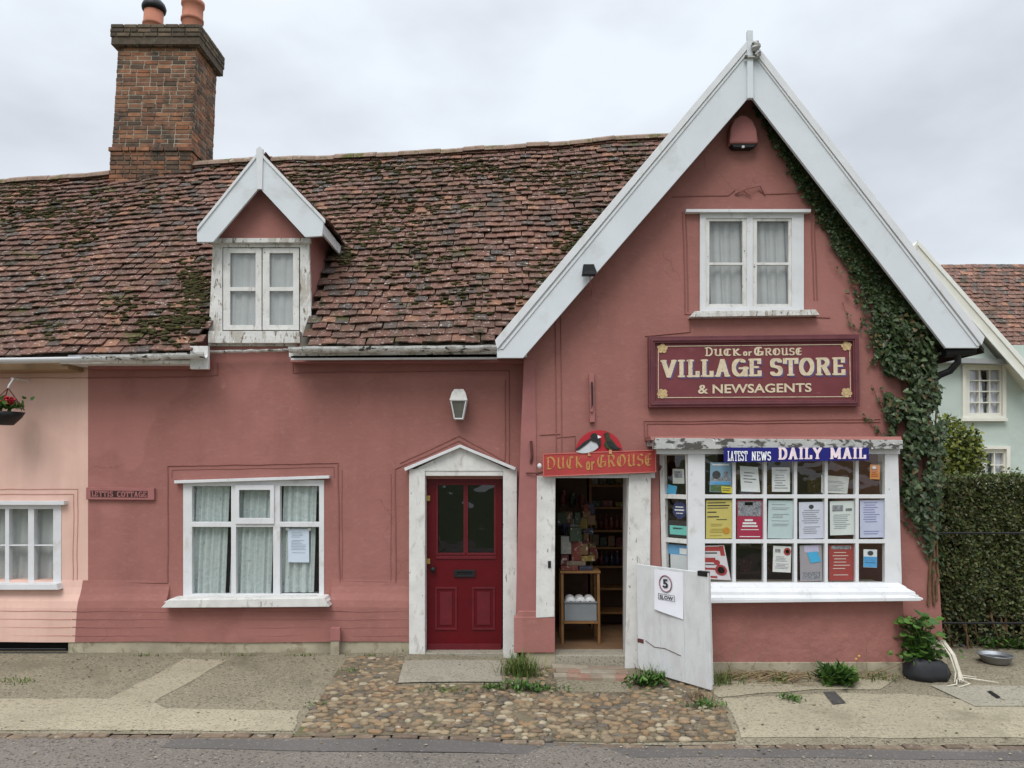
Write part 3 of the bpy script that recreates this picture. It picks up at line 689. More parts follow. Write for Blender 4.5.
obj('moulding', mb, m_doorin, dr, bevel=.002)
obj('panel', MB().pbox(426.5, 560, 501.5, 651, dY+.02, .04), m_door, dr)
obj('pane', MB().pquad(437, 484, 495, 554, dY+.03), m_glassd, dr)
obj('dark_backing', MB().pbox(428, 478, 501, 650, dY+.25, .01), m_dark, dr)  # added black sheet behind the glass, stands for the unlit room
obj('letterbox', plate(MB(), rc(454, 570, 475, 577), [rc(457, 572, 472, 575.5)], dY-.02, .022).pbox(457, 572, 472, 575.5, dY-.006, .006), m_black, dr, bevel=.002)
obj('handle', MB().lathe(P(433.5, 569, dY), [(.012, -.01), (.012, -.04), (.03, -.045), (.034, -.06), (.02, -.075)], 12, 'y'), m_black, dr, smooth_=True)
for y in (498, 561): obj('lock_plate', MB().pbox(424, y-2, 430, y+3, dY-.03, .03).pbox(424.5, y-4, 427, y+4, dY-.02, .02), mat('brass', (.45, .3, .1), .35, .1, 5, 0, metal=.8) if 'brass' not in MATS else MATS['brass'], dr, bevel=.002)
obj('doorstep', MB().pbox(424, 653, 504, 662, -.12, .25), m_slab, cott, bevel=.008)

# ------------------------------------------------------------------ PINK COTTAGE (left, cut by the frame)
pk = thing('cottage', 'pale pink washed cottage at the left end, behind the hanging basket', 'cottage', (-7.3, 2, 0))
XP0 = -10.5
mb = MB(); x_ = 88
pxl = 512+(XP0/8.4)*F_PX
plate(mb, [(pxl, TOPY), (88, TOPY), (88, 612), (pxl, 612)], [rc(-66, 504, 60, 588)], 0, .28)
flare(mb, pxl, 88); obj('wall', mb, m_pink, pk)
mb = MB()
for k in range(4): bead(mb, [(pxl-18, 611+k*8.2), (71, 611+k*8.2)], -.087, .004, .006)
bead(mb, [(-80, 495), (74, 494), (73, 583), (86, 583)], -.002, .0045); bead(mb, [(-80, 490), (78, 489), (77, 580)], -.002, .0045); bead(mb, [(pxl, 379), (88, 378)], -.002, .006)
obj('plaster_moulding', mb, m_pinkline, pk)
mb = MB(); mb.box((XP0, 4.6, -.2), (XB-.11, 4.8, 3.3)); mb.box((XP0, .28, -.1), (XP0+.1, 4.6, 3.3)); mb.box((XP0, .28, 2.75), (XB-.11, 4.6, 2.9)); obj('inner_wall', mb, m_int, pk)
mb = MB(); mb.pbox(pxl, 642, 69, 657, .02, .2); obj('vent', mb, m_dark, pk)
mb = MB(); mb.tube([P(-200, 649, -.1), P(66, 649, -.1)], .008, 6); mb.tube([P(-200, 653, -.1), P(66, 653, -.1)], .008, 6); obj('vent_bar', mb, m_black, pk)
mb = MB(); dk = MB(); tiles(mb, roofpt, XB-37*.158, XB, .158, 35, None, seed=13, deck=dk, thick=.017); rf2 = obj('roof', mb, m_tile, pk); obj('roof_deck', dk, m_int, rf2)
mb = MB(); mb.prism([(XP0, RY, interp(RP, XP0)-.06), (XB, RY, interp(RP, XB)-.06), (XB, 5.1, 3.1), (XP0, 5.1, 3.1)], (0, 0, -.08)); obj('rear_slope', mb, m_tile2, rf2)
mb = MB(); ridge(mb, XP0, XB, 14); obj('ridge_tiles', mb, m_ridge, rf2)
mb = MB(); moss(mb, [(40, 215, 30, 10, 90), (70, 290, 20, 12, 20), (10, 190, 20, 4, 50), (60, 330, 15, 5, 25), (85, 240, 10, 10, 20)], 6); mo = obj('moss', mb, m_moss, rf2, smooth_=True); mo['kind'] = 'stuff'
mb = MB(); gutter(mb, -420, 364, 85, 357.5, -.42, .058, .003, 2); obj('gutter', mb, m_white, pk, smooth_=True)
mb = MB(); mb.prism([P(-420, 367, -.3), P(68, 361, -.3), P(68, 369, -.3), P(-420, 376, -.3)], (0, .3, 0)); obj('fascia', mb, mat('tan_soffit', (.33, .22, .13), .9, .1, 3, .2), pk)
wp = obj('window', plate(MB(), rc(-67, 503, 61, 589), [rc(x, y, x+19, y+36) for x in (-60, -37, -14, 9, 34) for y in (509, 546)], WY, .07), m_white, pk, bevel=.003)
obj('sill', MB().ppoly([(-70, 590), (58, 590), (56, 584), (-66, 584)], -.12, .14), m_white, wp, bevel=.005)
obj('head_trim', MB().pbox(-70, 501, 64, 505, -.07, .09), m_white, wp, bevel=.003)
obj('pane', MB().pquad(-64, 505, 58, 587, WY+.05), m_glass, wp)
curtain(-64, 58, 504, 590, .12, .015, 12, m_net, 'net_curtain', 'grey net curtain in the pale pink cottage window')

# ------------------------------------------------------------------ SHOP
shop = thing('shop', 'red gabled village shop with white bargeboards and a many-paned bay window', 'shop', (3, 1.5, 0))
# front wall with door and window openings (pixel outline on the wall plane; gable edge follows the roof slopes)
def gw(x): return gabz(x)-.16
mb = MB()
def wpt(x, z): return (x, z)
PX = lambda x, y: (P(x, y, SY).x, P(x, y, SY).z)
def plate_w(mb, outer, holes, Y, dep): return plate(mb, outer, holes, Y, dep, px=False)
zb = P(540, 612, SY).z
DO = [PX(555, 655), PX(628, 655), PX(628, 476), PX(555, 476)]
xbl, xbr = P(660, 520, SY).x, P(898, 520, SY).x
zbt, zbb = P(700, 446, SY).z, P(700, 590, SY).z
outer = [(XSL, -.2), (DO[0][0], -.2), DO[0], DO[3], DO[2], DO[1], (DO[1][0], -.2), (XSR, -.2), (XSR, gw(XSR)), (A_.x, gw(A_.x)), (XSL, gw(XSL))]
hU = [PX(x, y) for x, y in rc(702, 213, 803, 314)]
plate_w(mb, outer, [hU, [(xbl, zbt), (xbr, zbt), (xbr, zbb), (xbl, zbb)]], SY, .25)
# left return and side/back walls
mb.box((XSL-.02, SY+.01, -.2), (XSL+.2, .3, gw(XSL)-.03))
obj('wall', mb, m_red, shop)
mb = MB(); mb.prism([(XSR-.25, SY+.25, -.2), (XSR-.01, SY+.25, -.2), (XSR-.01, SY+.25, gw(XSR)), (XSR-.25, SY+.25, gw(XSR))], (0, GYB-SY-.4, 0))
obj('side_wall', mb, m_red, shop)
mb = MB(); mb.prism([(XSL, GYB-.3, -.2), (XSR, GYB-.3, -.2), (XSR, GYB-.3, gw(XSR)), (A_.x, GYB-.3, gw(A_.x)), (XSL, GYB-.3, gw(XSL))], (0, .2, 0)); obj('rear_wall', mb, m_red, shop)
IX0, IX1, IY1, IZ0, IZ1 = XSL+.2, XSR-.25, 3.2, .035, P(700, 420, SY).z
mb = MB(); mb.box((IX0-.05, SY+.25, -.1), (IX1, IY1, IZ0)); obj('floor', mb, m_floor, shop)
mb = MB(); mb.box((IX0-.05, SY+.25, IZ1), (IX1, IY1, IZ1+.1)); mb.box((IX0-.05, SY+.25, IZ0), (IX0, IY1, IZ1)); mb.box((IX0, IY1, IZ0), (IX1, IY1+.1, IZ1)); obj('inner_wall', mb, m_int, shop)
# door step and tiled threshold
mb = MB(); mb.pbox(555, 655.5, 627, 668, SY-.02, .3); obj('doorstep', mb, m_slab, shop, bevel=.008)
mb = MB()
for i in range(6):
    for j in range(3):
        a = GP(556+i*12.5, 688.5); c = Vector((a.x+.06+.03*(j % 2), SY-.10-.145*j, G(a.x, SY-.10-.145*j)+.008)); mb.obox(c, Vector((.064, 0, 0)), Vector((0, .068, 0)), Vector((0, rnd.uniform(-.002, .002), .02)))
obj('threshold_tile', mb, mat('quarry_tile', (.28, .16, .11), .9, .2, 8, .4, island=[(.26, .18, .13, 1), (.28, .24, .18, 1), (.28, .165, .12, 1), (.24, .19, .14, 1), (.3, .26, .2, 1)]), shop, bevel=.004)
# plinth
mb = MB(); mb.box((XSL-.01, SY-.02, -.2), (DO[0][0], SY+.05, P(540, 651, SY).z)); obj('plinth', mb, m_plinth, shop, bevel=.006)
mb = MB(); mb.box((DO[1][0], SY-.02, -.2), (P(690, 650, SY).x, SY+.05, P(540, 647, SY).z)); obj('plinth', mb, m_plinth, shop, bevel=.006); mb = MB()
mb.box((P(709, 660, BY).x-.01, BY-.012, -.2), (P(905, 660, BY).x+.012, SY+.05, P(800, 662, BY).z)); mb.box((P(905, 660, BY).x, SY-.02, -.2), (XSR+.02, SY+.05, P(920, 640, SY).z))
obj('plinth', mb, m_plinth, shop, bevel=.006)
# pink foot left of the shop door, and posts
mb = MB(); mb.pbox(514, 617, 555, 653, SY-.045, .1); mb.ppoly([(515, 618), (519, 611), (552, 611), (554, 618)], SY-.03, .1); obj('brick_foot', mb, m_red, shop, bevel=.008)
post = obj('door_post', MB().ppoly([(537, 476), (555.5, 476), (554.5, 617), (536, 618)], SY-.05, .12), m_peel, shop, bevel=.005)
post2 = obj('door_post', MB().ppoly([(629, 475), (651, 473), (650, 600), (641, 668), (625, 669), (627, 560)], SY-.05, .14).pbox(627, 476, 632, 660, SY+.02, .3), m_peel, shop, bevel=.005)
obj('latch', MB().pbox(548, 561, 551, 568, SY-.06, .012), m_black, post, bevel=.002)
mb = MB(); mb.ppoly([(524, 360), (535, 360), (537, 500), (537, 614), (516, 614), (518, 520), (521, 430)], SY-.014, .3); obj('corner_strip', mb, m_redtrim, shop)
mb = MB(); mb.pbox(544, 470, 655, 478, SY-.04, .1); obj('lintel', mb, m_white, shop)
# plaster lines on the gable
mb = MB()
zz = lambda x, o: (P(x, 300, SY).x)
for off in (0, .05):
    L1 = [(x, gw(x)-.12-off) for x in (P(556, 400, SY).x+off*1.2, A_.x)]
    xs_ = P(556, 400, SY).x+off*1.2
    pts = [Vector((xs_, SY-.003, P(556, 470, SY).z)), Vector((xs_, SY-.003, gw(xs_)-.14-off)), Vector((A_.x, SY-.003, gw(A_.x)-.14-off))]
    mb.tube(pts, .006, 6)
for pts in ([(672, 197), (728, 195.5), (735, 190)], [(758, 191), (765, 194), (803, 193)], [(683, 212), (685, 314), (830, 318)], [(686, 212), (688, 311)], [(811, 211), (814, 300)], [(814, 211), (817, 300)],
            [(645, 440), (644, 421.5), (880, 419)], [(648, 440), (647, 424), (880, 422)], [(540, 435), (560, 434)], [(645, 336), (690, 332), (690, 318)]):
    bead(mb, pts, SY-.002, .0075)
bead(mb, [(556, 434), (556, 438), (575, 436), (575, 455)], SY-.003, .005)
obj('plaster_moulding', mb, m_redline, shop)
# bargeboards
def dpx(pts, Y, dep, m, name, par=shop, **k): return obj(name, MB().ppoly(pts, Y, dep), m, par, **k)
BYd = -.60
b1 = dpx([(750, 45), (750, 96), (523, 358), (497, 358), (497, 341)], BYd, .04, m_wgrey, 'bargeboard', bevel=.004)
b2 = dpx([(751, 45), (981, 338), (979, 348), (946, 348), (751, 96)], BYd, .04, m_wgrey, 'bargeboard', bevel=.004)
obj('verge_trim', MB().ppoly([(750, 37), (750, 46), (497, 349), (495, 340)], BYd-.025, .03).ppoly([(750, 47), (750, 50.5), (503, 349), (500, 349)], BYd-.012, .014), m_white, b1, bevel=.003)
obj('verge_trim', MB().ppoly([(751, 37), (985, 337), (982, 345), (751, 47)], BYd-.025, .03).ppoly([(751, 48), (751, 51), (977, 346), (980, 346)], BYd-.012, .014), m_white, b2, bevel=.003)
obj('finial', MB().ppoly([(747.5, 30), (753, 30), (753.5, 98), (747.5, 98)], BYd-.045, .05), m_wgrey, shop, bevel=.004)
mb = MB(); mb.blob(P(756, 46, BYd-.08), .05, .05, .06, 3, 8, 6, .4); mb.blob(P(758, 54, BYd-.08), .03, .04, .04, 5, 8, 6, .4); mb.pbox(745, 55, 760, 57, BYd-.07, .05); obj('carved_boss', mb, m_lead, shop)
# roof of the gable
def gsl(side):
    E_ = LF if side < 0 else RF
    return lambda a, v: Vector((E_.x+(A_.x-E_.x)*v, a, E_.z+(A_.z-E_.z)*v-.045))
mb = MB(); dk = MB()
for s_ in (-1, 1): tiles(mb, gsl(s_), GYF+.11, GYB, .172, 27, (lambda p: p.z < interp(RP, p.x)+.3 and roofz(p.x, p.y) > p.z+.03 and p.y < 2.2) if s_ < 0 else None, seed=20+s_)
gr = obj('roof', mb, m_tile, shop)
mb = MB(); T = Vector((0, 0, -.10)); 
for E_ in (LF, RF): mb.prism([Vector((E_.x, GYF+.01, E_.z-.09)), Vector((A_.x, GYF+.01, A_.z-.09)), Vector((A_.x, GYF+.01, A_.z-.14)), Vector((E_.x, GYF+.01, E_.z-.14))], (0, GYB-GYF, 0))
obj('soffit', mb, mat('dark_soffit', (.03, .025, .022), .9, .2, 5, .1), gr)  # one near-black colour over the whole soffit
mb = MB()
for i in range(17):
    y = GYF+.05+i*.3; mb.prism([(A_.x-.12, y, A_.z-.12), (A_.x, y, A_.z+.0), (A_.x+.12, y, A_.z-.12)], (0, .292, 0))
obj('ridge_tiles', mb, m_ridge, gr)
# upper window
UW = obj('window', plate(MB(), rc(700, 212, 804, 314), [rc(706, 218, 747, 307), rc(753, 218, 792, 307)], SY-.02, .08), m_white, shop, bevel=.003)
for x0, x1, sx in ((705.5, 747, 0), (753, 793, 1)):
    o = obj('casement', plate(MB(), rc(x0, 217, x1, 308), [rc(x0+4, 221, x1-4.5, 262.5), rc(x0+4, 265, x1-4.5, 304)], SY-.005, .03), m_peel, UW, bevel=.002)
obj('pane', MB().pquad(706, 218, 793, 307, SY+.02), m_glass, UW)
obj('sill', MB().ppoly([(690, 317), (820, 315), (816, 309.5), (695, 311)], SY-.10, .14), m_peelbad2, UW, bevel=.004)
obj('head_trim', MB().pbox(686, 209, 811, 212, SY-.07, .1), m_white, UW, bevel=.002)
curtain(708, 748, 216, 308, SY+.09, .018, 4, m_net, 'net_curtain', 'left grey net curtain in the small gable window')
curtain(754, 792, 216, 308, SY+.09, .018, 4, m_net, 'net_curtain', 'right grey net curtain in the small gable window')
mb = MB(); mb.box((P(690, 260, SY).x, SY+.35, P(700, 330, SY).z), (P(815, 260, SY).x, SY+.37, P(700, 195, SY).z)); obj('dark_backing', mb, m_int, UW)  # added dark board behind the curtains to keep the opening dark
# bay window
bay = obj('bay_window', plate(MB(), [(688, 448), (898, 448), (902, 584), (688, 587)], [rc(x0, y0, x1, y1) for x0, x1 in ((705, 732.6), (735.9, 763.6), (766.9, 794.1), (797.3, 824.7), (828, 855.6), (858.9, 885)) for y0, y1 in ((452, 494.6), (498.4, 539.6), (543.4, 582.5))], BY, .06), m_white, shop, bevel=.003)
bx0, bx1 = P(689, 500, BY), P(901, 500, BY)
def zrow(y): return P(700, y, BY).z
# canted left light: from the wall at px 660 to the bay corner
ca = Vector((P(660, 500, SY).x, SY-.01, 0)); cb = Vector((bx0.x+.02, BY+.02, 0)); 
def slanted(mb, a, b, t0, t1, z0, z1, d):
    u = b-a; n = Vector((u.y, -u.x, 0)).normalized()
    if n.y > 0: n = -n
    p0, p1 = a+u*t0, a+u*t1
    q = [Vector((p0.x, p0.y, z0)), Vector((p1.x, p1.y, z0)), Vector((p1.x, p1.y, z1)), Vector((p0.x, p0.y, z1))]
    mb.prism(q, -n*d)
mb = MB()
ztop, zbot = zrow(448), zrow(588)
for t0, t1 in ((0, .15), (.86, 1.0)): slanted(mb, ca, cb, t0, t1, zbot, ztop, .06)
for y0, y1 in ((448, 455), (495, 499.5), (540, 544.5), (578, 588)): slanted(mb, ca, cb, .15, .86, zrow(y1), zrow(y0), .05)
obj('side_light', mb, m_peel, bay, bevel=.003)
mb = MB(); q0, q1 = ca+Vector((.02, .03, 0)), cb+Vector((-.01, .03, 0)); mb.poly([Vector((q0.x, q0.y, zrow(585))), Vector((q1.x, q1.y, zrow(585))), Vector((q1.x, q1.y, zrow(450))), Vector((q0.x, q0.y, zrow(450)))]); obj('pane', mb, m_glass, bay)
mb = MB(); mb.prism([Vector((bx1.x-.02, BY+.06, zbot)), Vector((bx1.x-.02, SY, zbot)), Vector((bx1.x-.02, SY, ztop)), Vector((bx1.x-.02, BY+.06, ztop))], (-.05, 0, 0)); obj('side_panel', mb, m_white, bay)
obj('pane', MB().pquad(703, 450, 887, 584, BY+.016), m_glass, bay)
mb = MB(); mb.ppoly([(690, 603.5), (921, 601), (921, 597.5), (690, 600)], BY-.17, .2)
zs = [P(700, y, Y_).z for y, Y_ in ((598, BY-.16), (592, BY-.12), (584, BY-.01))]
xl, xr = P(690, 600, BY).x, P(899, 600, BY).x
prof = [(BY-.165, zs[0]), (BY-.12, zs[0]+.02), (BY-.115, zs[1]), (BY-.06, zs[1]+.03), (BY-.055, zs[2]-.02), (BY-.01, zs[2]+.01), (BY+.06, zs[2]+.01), (BY+.06, zs[0]-.02), (BY-.165, zs[0]-.02)]
vs = []
for i, x in enumerate((xl, xr)):
    for y, z in prof: vs.append((x+(.16*(BY-y)/.165 if i else -.05*(BY-y)), y, z))
k = len(prof); mb.raw(vs, [(j, (j+1) % k, k+(j+1) % k, k+j) for j in range(k)]+[tuple(range(k)), tuple(range(k, 2*k))])
mb.prism([Vector((ca.x-.04, SY-.02, zs[0]-.02)), Vector((xl+.05, BY-.16, zs[0]-.02)), Vector((xl+.05, BY-.16, zs[0]+.03)), Vector((ca.x-.04, SY-.02, zs[0]+.03))], (.1, .1, 0))
mb.prism([Vector((xr-.04, SY, zs[0]-.02)), Vector((xr+.12, BY-.16, zs[0]-.02)), Vector((xr+.12, BY-.16, zs[0]+.03)), Vector((xr-.04, SY, zs[0]+.03))], (-.1, .05, 0))
obj('sill', mb, m_white, bay, bevel=.004)
mb = MB(); mb.ppoly([(654, 449), (903, 449), (903, 440), (655, 438)], BY-.09, .1)
mb.prism([Vector((P(654, 445, SY-.1).x-.06, SY-.0, P(654, 446, BY).z)), Vector((P(654, 445, BY).x, BY-.088, P(654, 446, BY).z)), Vector((P(654, 445, BY).x, BY-.088, P(654, 440, BY).z)), Vector((P(654, 445, SY-.1).x-.06, SY, P(654, 440, BY).z))], (.2, 0, 0))
obj('lead_cornice', mb, m_lead, bay, bevel=.004)
mb = MB(); mb.prism([P(657, 454, BY-.02), P(900, 454, BY-.02), P(900, 447, BY-.02), P(657, 447, BY-.02)], (0, .05, 0)); obj('fascia', mb, m_white, bay)
# pink hood sloping over the bay
mb = MB(); z0, z1 = P(700, 440, BY-.07).z, P(700, 427, SY).z; xa, xb = P(650, 430, BY).x, P(899, 430, BY).x; xa2, xb2 = P(648, 425, SY).x, P(893, 425, SY).x
zm = P(700, 436.5, BY-.04).z; mb.raw([(xa, BY-.05, z0), (xb, BY-.05, z0), (xb, BY-.03, zm), (xa, BY-.03, zm), (xa, SY, z0), (xb, SY, z0), (xb, SY, zm+.006), (xa, SY, zm+.006)], [(0, 1, 2, 3), (3, 2, 6, 7), (0, 3, 7, 4), (1, 5, 6, 2), (0, 4, 5, 1), (4, 7, 6, 5)])
obj('hood', mb, m_red, bay)
# wall below the bay
mb = MB(); zt = zs[0]-.02
mb.hexa([Vector((P(690, 640, BY).x, BY, -.2)), Vector((P(905, 640, BY).x, BY, -.2)), Vector((P(905, 640, BY).x, BY, zt)), Vector((P(690, 640, BY).x, BY, zt))], [Vector((P(665, 640, SY).x, SY+.02, -.2)), Vector((P(905, 640, BY).x, SY+.02, -.2)), Vector((P(905, 640, BY).x, SY+.02, zt)), Vector((P(665, 640, SY).x, SY+.02, zt))])
obj('bay_base', mb, m_redbrick, shop)
mb = MB(); mb.box((P(690, 640, BY).x, BY+.06, zs[2]-.08), (P(900, 640, BY).x, SY+.25, zs[2]-.04)); mb.box((P(665, 640, SY).x, SY-.05, zs[2]-.08), (P(692, 640, SY).x, SY+.25, zs[2]-.04)); obj('window_board', mb, m_peel, bay)
# rainwater pipe at the right foot of the bargeboard
mb = MB(); mb.tube([P(974, 350, -.5), P(944, 353, -.5)], .05, 10); mb.tube([P(957, 352, -.5), P(958, 362, -.48), P(950, 371, -.42), P(940, 375, -.36), P(932, 381, -.33)], .036, 10); mb.pbox(944, 347, 975, 351, -.45, .3); obj('downpipe', mb, m_black, shop, smooth_=False)
# half door, hinged open against the bay
hd0, hd1 = Vector((P(637, 600, -.46).x, -.46, 0)), Vector((P(709.5, 640, -1.12).x, -1.12, 0))
hz1, hz0 = .995, -.10
u = (hd1-hd0).normalized(); nn = Vector((u.y, -u.x, 0)); hw = (hd1-hd0).length
def hp(t, z, d=0): q = hd0+u*(t*hw)+nn*d; return Vector((q.x, q.y, z))
mb = MB(); bds = 3
for i in range(bds):
    a, b = i/bds+.0008, (i+1)/bds-.0008
    mb.prism([hp(a, hz0+.03-.02*a), hp(b, hz0+.03-.02*b), hp(b, hz1-.0), hp(a, hz1)], -nn*.032)
hdr = obj('half_door', mb, m_peel2 if 'm_peel2' in globals() else mat('chalky_white_boards', (.62, .63, .63), .75, .07, 5, .4, 50, patches=[((.48, .47, .44), 4, .52, .25, (1, 1, .35), 3), ((.53, .53, .52), 16, .52, .2, (1, 1, .2), 13), ((.2, .17, .14), 20, .68, .03, (1, 1, .4), 5)]), shop, bevel=.003)
mb = MB(); mb.prism([hp(.003, hz0+.06, -.04), hp(.997, hz0+.05, -.04), hp(.997, hz1-.01, -.04), hp(.003, hz1-.01, -.04)], -nn*.01)
for z in (.1, .8): mb.prism([hp(.03, z, -.05), hp(.97, z, -.05), hp(.97, z+.12, -.05), hp(.03, z+.12, -.05)], -nn*.03)
obj('ledge', mb, m_peel, hdr)
mb = MB(); mb.prism([hp(.87, hz1-.035, .006), hp(.997, hz1-.035, .006), hp(.997, hz1+.012, .006), hp(.87, hz1+.012, .006)], -nn*.05); obj('latch', mb, m_black, hdr, bevel=.003)
mb = MB(); mb.prism([hp(.0, .2, .004), hp(.09, .2, .004), hp(.09, .24, .004), hp(.0, .24, .004)], -nn*.03); mb.tube([hp(.12, .235, .004), hp(.25, .19, .004), hp(.4, .2, .004), hp(.62, .165, .004)], .003, 5); obj('hinge', mb, m_rust, hdr)
# notice on the half door
ntc = obj('notice', MB().raw([hp(.27+.40*a, .97-.40*b+(-.05*b*a), .006+.012*(b**3)+.006*sin(a*5)) for b in [j/8 for j in range(9)] for a in [i/6 for i in range(7)]], [(j*7+i, j*7+i+1, j*7+i+8, j*7+i+7) for j in range(8) for i in range(6)]), mat('damp_paper', (.78, .79, .84), .6, .04, 6, .2), smooth_=True)
tag(ntc, 'curling white notice with a number five in a ring, on the white half door', 'notice')
mb = MB()
c0 = .44; cz = .84
ring = [hp(c0+.085*cos(2*pi*i/28)*1.0, cz+.08*sin(2*pi*i/28), .018) for i in range(29)]; mb.tube(ring, .006, 6); obj('ring', mb, mat('faded_dark_red', (.25, .12, .13), .6, .1, 5, 0), ntc)

# ------------------------------------------------------------------ lettering
def fontpolys(txt, bold=0.0, sx=1):
    c = bpy.data.curves.new('t', 'FONT'); c.body = txt; c.offset = bold; c.resolution_u = 3; c.size = 1
    o = bpy.data.objects.new('t', c); COL.objects.link(o); dg = bpy.context.evaluated_depsgraph_get(); dg.update()
    me = bpy.data.meshes.new_from_object(o.evaluated_get(dg)); vs = [v.co.copy() for v in me.vertices]; fs = [tuple(p.vertices) for p in me.polygons]
    bpy.data.objects.remove(o); bpy.data.curves.remove(c); bpy.data.meshes.remove(me)
    x0 = min(v.x for v in vs); x1 = max(v.x for v in vs); y0 = min(v.y for v in vs); y1 = max(v.y for v in vs)
    return [((v.x-x0)/(x1-x0), (v.y-y0)/(y1-y0)) for v in vs], fs
def place_uv(mb, uv, fs, fn, th=.0):       # fn(u, v) -> world
    mb.raw([fn(u_, v_) for u_, v_ in uv], fs)
def quadfn(tl, tr, br, bl, Y):
    a, b, c, d = [P(x, y, Y) for x, y in (tl, tr, br, bl)]
    return lambda u_, v_: (d.lerp(c, u_)).lerp(a.lerp(b, u_), v_)
def arc(cx, cy, rx, ry, a0, a1, n=12): return [(cx+rx*cos(R(a0+(a1-a0)*i/n)), cy+ry*sin(R(a0+(a1-a0)*i/n))) for i in range(n+1)]
SL = {  # slab capitals: width, strokes, serifs (x, y, half width)
 'V': (.86, [[(.14, 1), (.43, .0)], [(.43, .0), (.72, 1)]], [(.14, 1, .17), (.72, 1, .15)]),
 'I': (.44, [[(.22, 0), (.22, 1)]], [(.22, 1, .2), (.22, 0, .2)]),
 'L': (.72, [[(.22, 0), (.22, 1)], [(.2, 0), (.62, 0), (.62, .26)]], [(.22, 1, .2), (.2, 0, .18)]),
 'A': (.9, [[(.2, 0), (.45, 1), (.7, 0)], [(.28, .32), (.62, .32)]], [(.17, 0, .16), (.72, 0, .16)]),
 'G': (.86, [arc(.45, .5, .33, .5, 50, 360, 16), [(.78, .5), (.78, 0)], [(.5, .46), (.84, .46)]], []),
 'E': (.74, [[(.2, 0), (.2, 1)], [(.2, 1), (.62, 1), (.62, .78)], [(.2, 0), (.64, 0), (.64, .24)], [(.2, .52), (.5, .52)]], [(.16, 1, .14), (.16, 0, .14)]),
 'S': (.70, [arc(.35, .74, .23, .26, 25, 225, 10)+arc(.35, .26, .25, .26, 75, -155, 12)], []),
 'T': (.80, [[(.4, 0), (.4, 1)], [(.08, .76), (.08, 1), (.72, 1), (.72, .76)]], [(.4, 0, .2)]),
 'O': (.86, [arc(.43, .5, .31, .5, 0, 360, 22)], []),
 'R': (.86, [[(.2, 0), (.2, 1)], [(.2, 1), (.45, 1)]+arc(.45, .76, .22, .24, 90, -90, 8)+[(.2, .52)], [(.46, .5), (.70, 0)]], [(.18, 1, .16), (.2, 0, .19), (.74, 0, .1)]),
 'D': (.86, [[(.2, 0), (.2, 1)], [(.2, 1), (.4, 1)]+arc(.4, .5, .33, .5, 90, -90, 12)+[(.2, 0)]], [(.16, 1, .14), (.16, 0, .14)]),
 'Y': (.84, [[(.14, 1), (.42, .5)], [(.7, 1), (.42, .5)], [(.42, .5), (.42, 0)]], [(.14, 1, .15), (.7, 1, .14), (.42, 0, .18)]),
 'M': (1.06, [[(.18, 0), (.18, 1), (.52, .15), (.86, 1), (.86, 0)]], [(.16, 0, .16), (.86, 0, .17), (.14, 1, .12), (.9, 1, .12)]),
 ' ': (.36, [], []),
}
GO = {  # rounded pen letters for a slanted broad nib
 'D': (.9, [[(.22, .08), (.2, .92)], [(.06, .92), (.4, 1.0)]+arc(.38, .5, .42, .48, 80, -95, 12)+[(.1, .06)]], []),
 'U': (.86, [[(.1, .9), (.22, .96), (.2, .3)]+arc(.42, .3, .22, .28, 180, 330, 8)+[(.64, .3), (.64, .98)], [(.64, .4), (.68, .05), (.8, .1)]], []),
 'C': (.74, [arc(.42, .5, .32, .48, 50, 310, 16), [(.4, .9), (.36, .15)]], []),
 'K': (.84, [[(.1, .94), (.2, .96), (.2, .04), (.32, .04)], [(.2, .45), (.6, .95)], [(.3, .52), (.66, .06), (.78, .1)]], []),
 'G': (.84, [arc(.42, .5, .34, .48, 55, 335, 16), [(.46, .46), (.76, .44), (.74, .08)], [(.4, .9), (.36, .15)]], []),
 'R': (.86, [[(.08, .94), (.2, .96), (.2, .04), (.3, .04)], [(.2, .92), (.45, 1)]+arc(.42, .75, .24, .23, 70, -90, 8)+[(.24, .5)], [(.4, .5), (.7, .05), (.8, .1)]], []),
 'O': (.84, [arc(.42, .5, .34, .46, 0, 360, 20), [(.32, .88), (.3, .14)]], []),
 'S': (.66, [arc(.34, .72, .22, .24, 30, 230, 9)+arc(.32, .27, .24, .25, 70, -150, 10)], []),
 'E': (.74, [arc(.42, .5, .32, .48, 60, 310, 14), [(.16, .52), (.6, .54)], [(.38, .9), (.34, .15)]], []),
 'o': (.5, [arc(.24, .3, .16, .28, 0, 360, 14)], []), 'r': (.42, [[(.12, .02), (.12, .56)], [(.12, .42), (.34, .56)]], []), ' ': (.3, [], []),
}
def hull2(pts):
    pts = sorted(set((round(x, 6), round(y, 6)) for x, y in pts))
    def half(ps):
        h = []
        for p in ps:
            while len(h) >= 2 and (h[-1][0]-h[-2][0])*(p[1]-h[-2][1])-(h[-1][1]-h[-2][1])*(p[0]-h[-2][0]) <= 0: h.pop()
            h.append(p)
        return h
    a, b = half(pts), half(pts[::-1]); return a[:-1]+b[:-1]
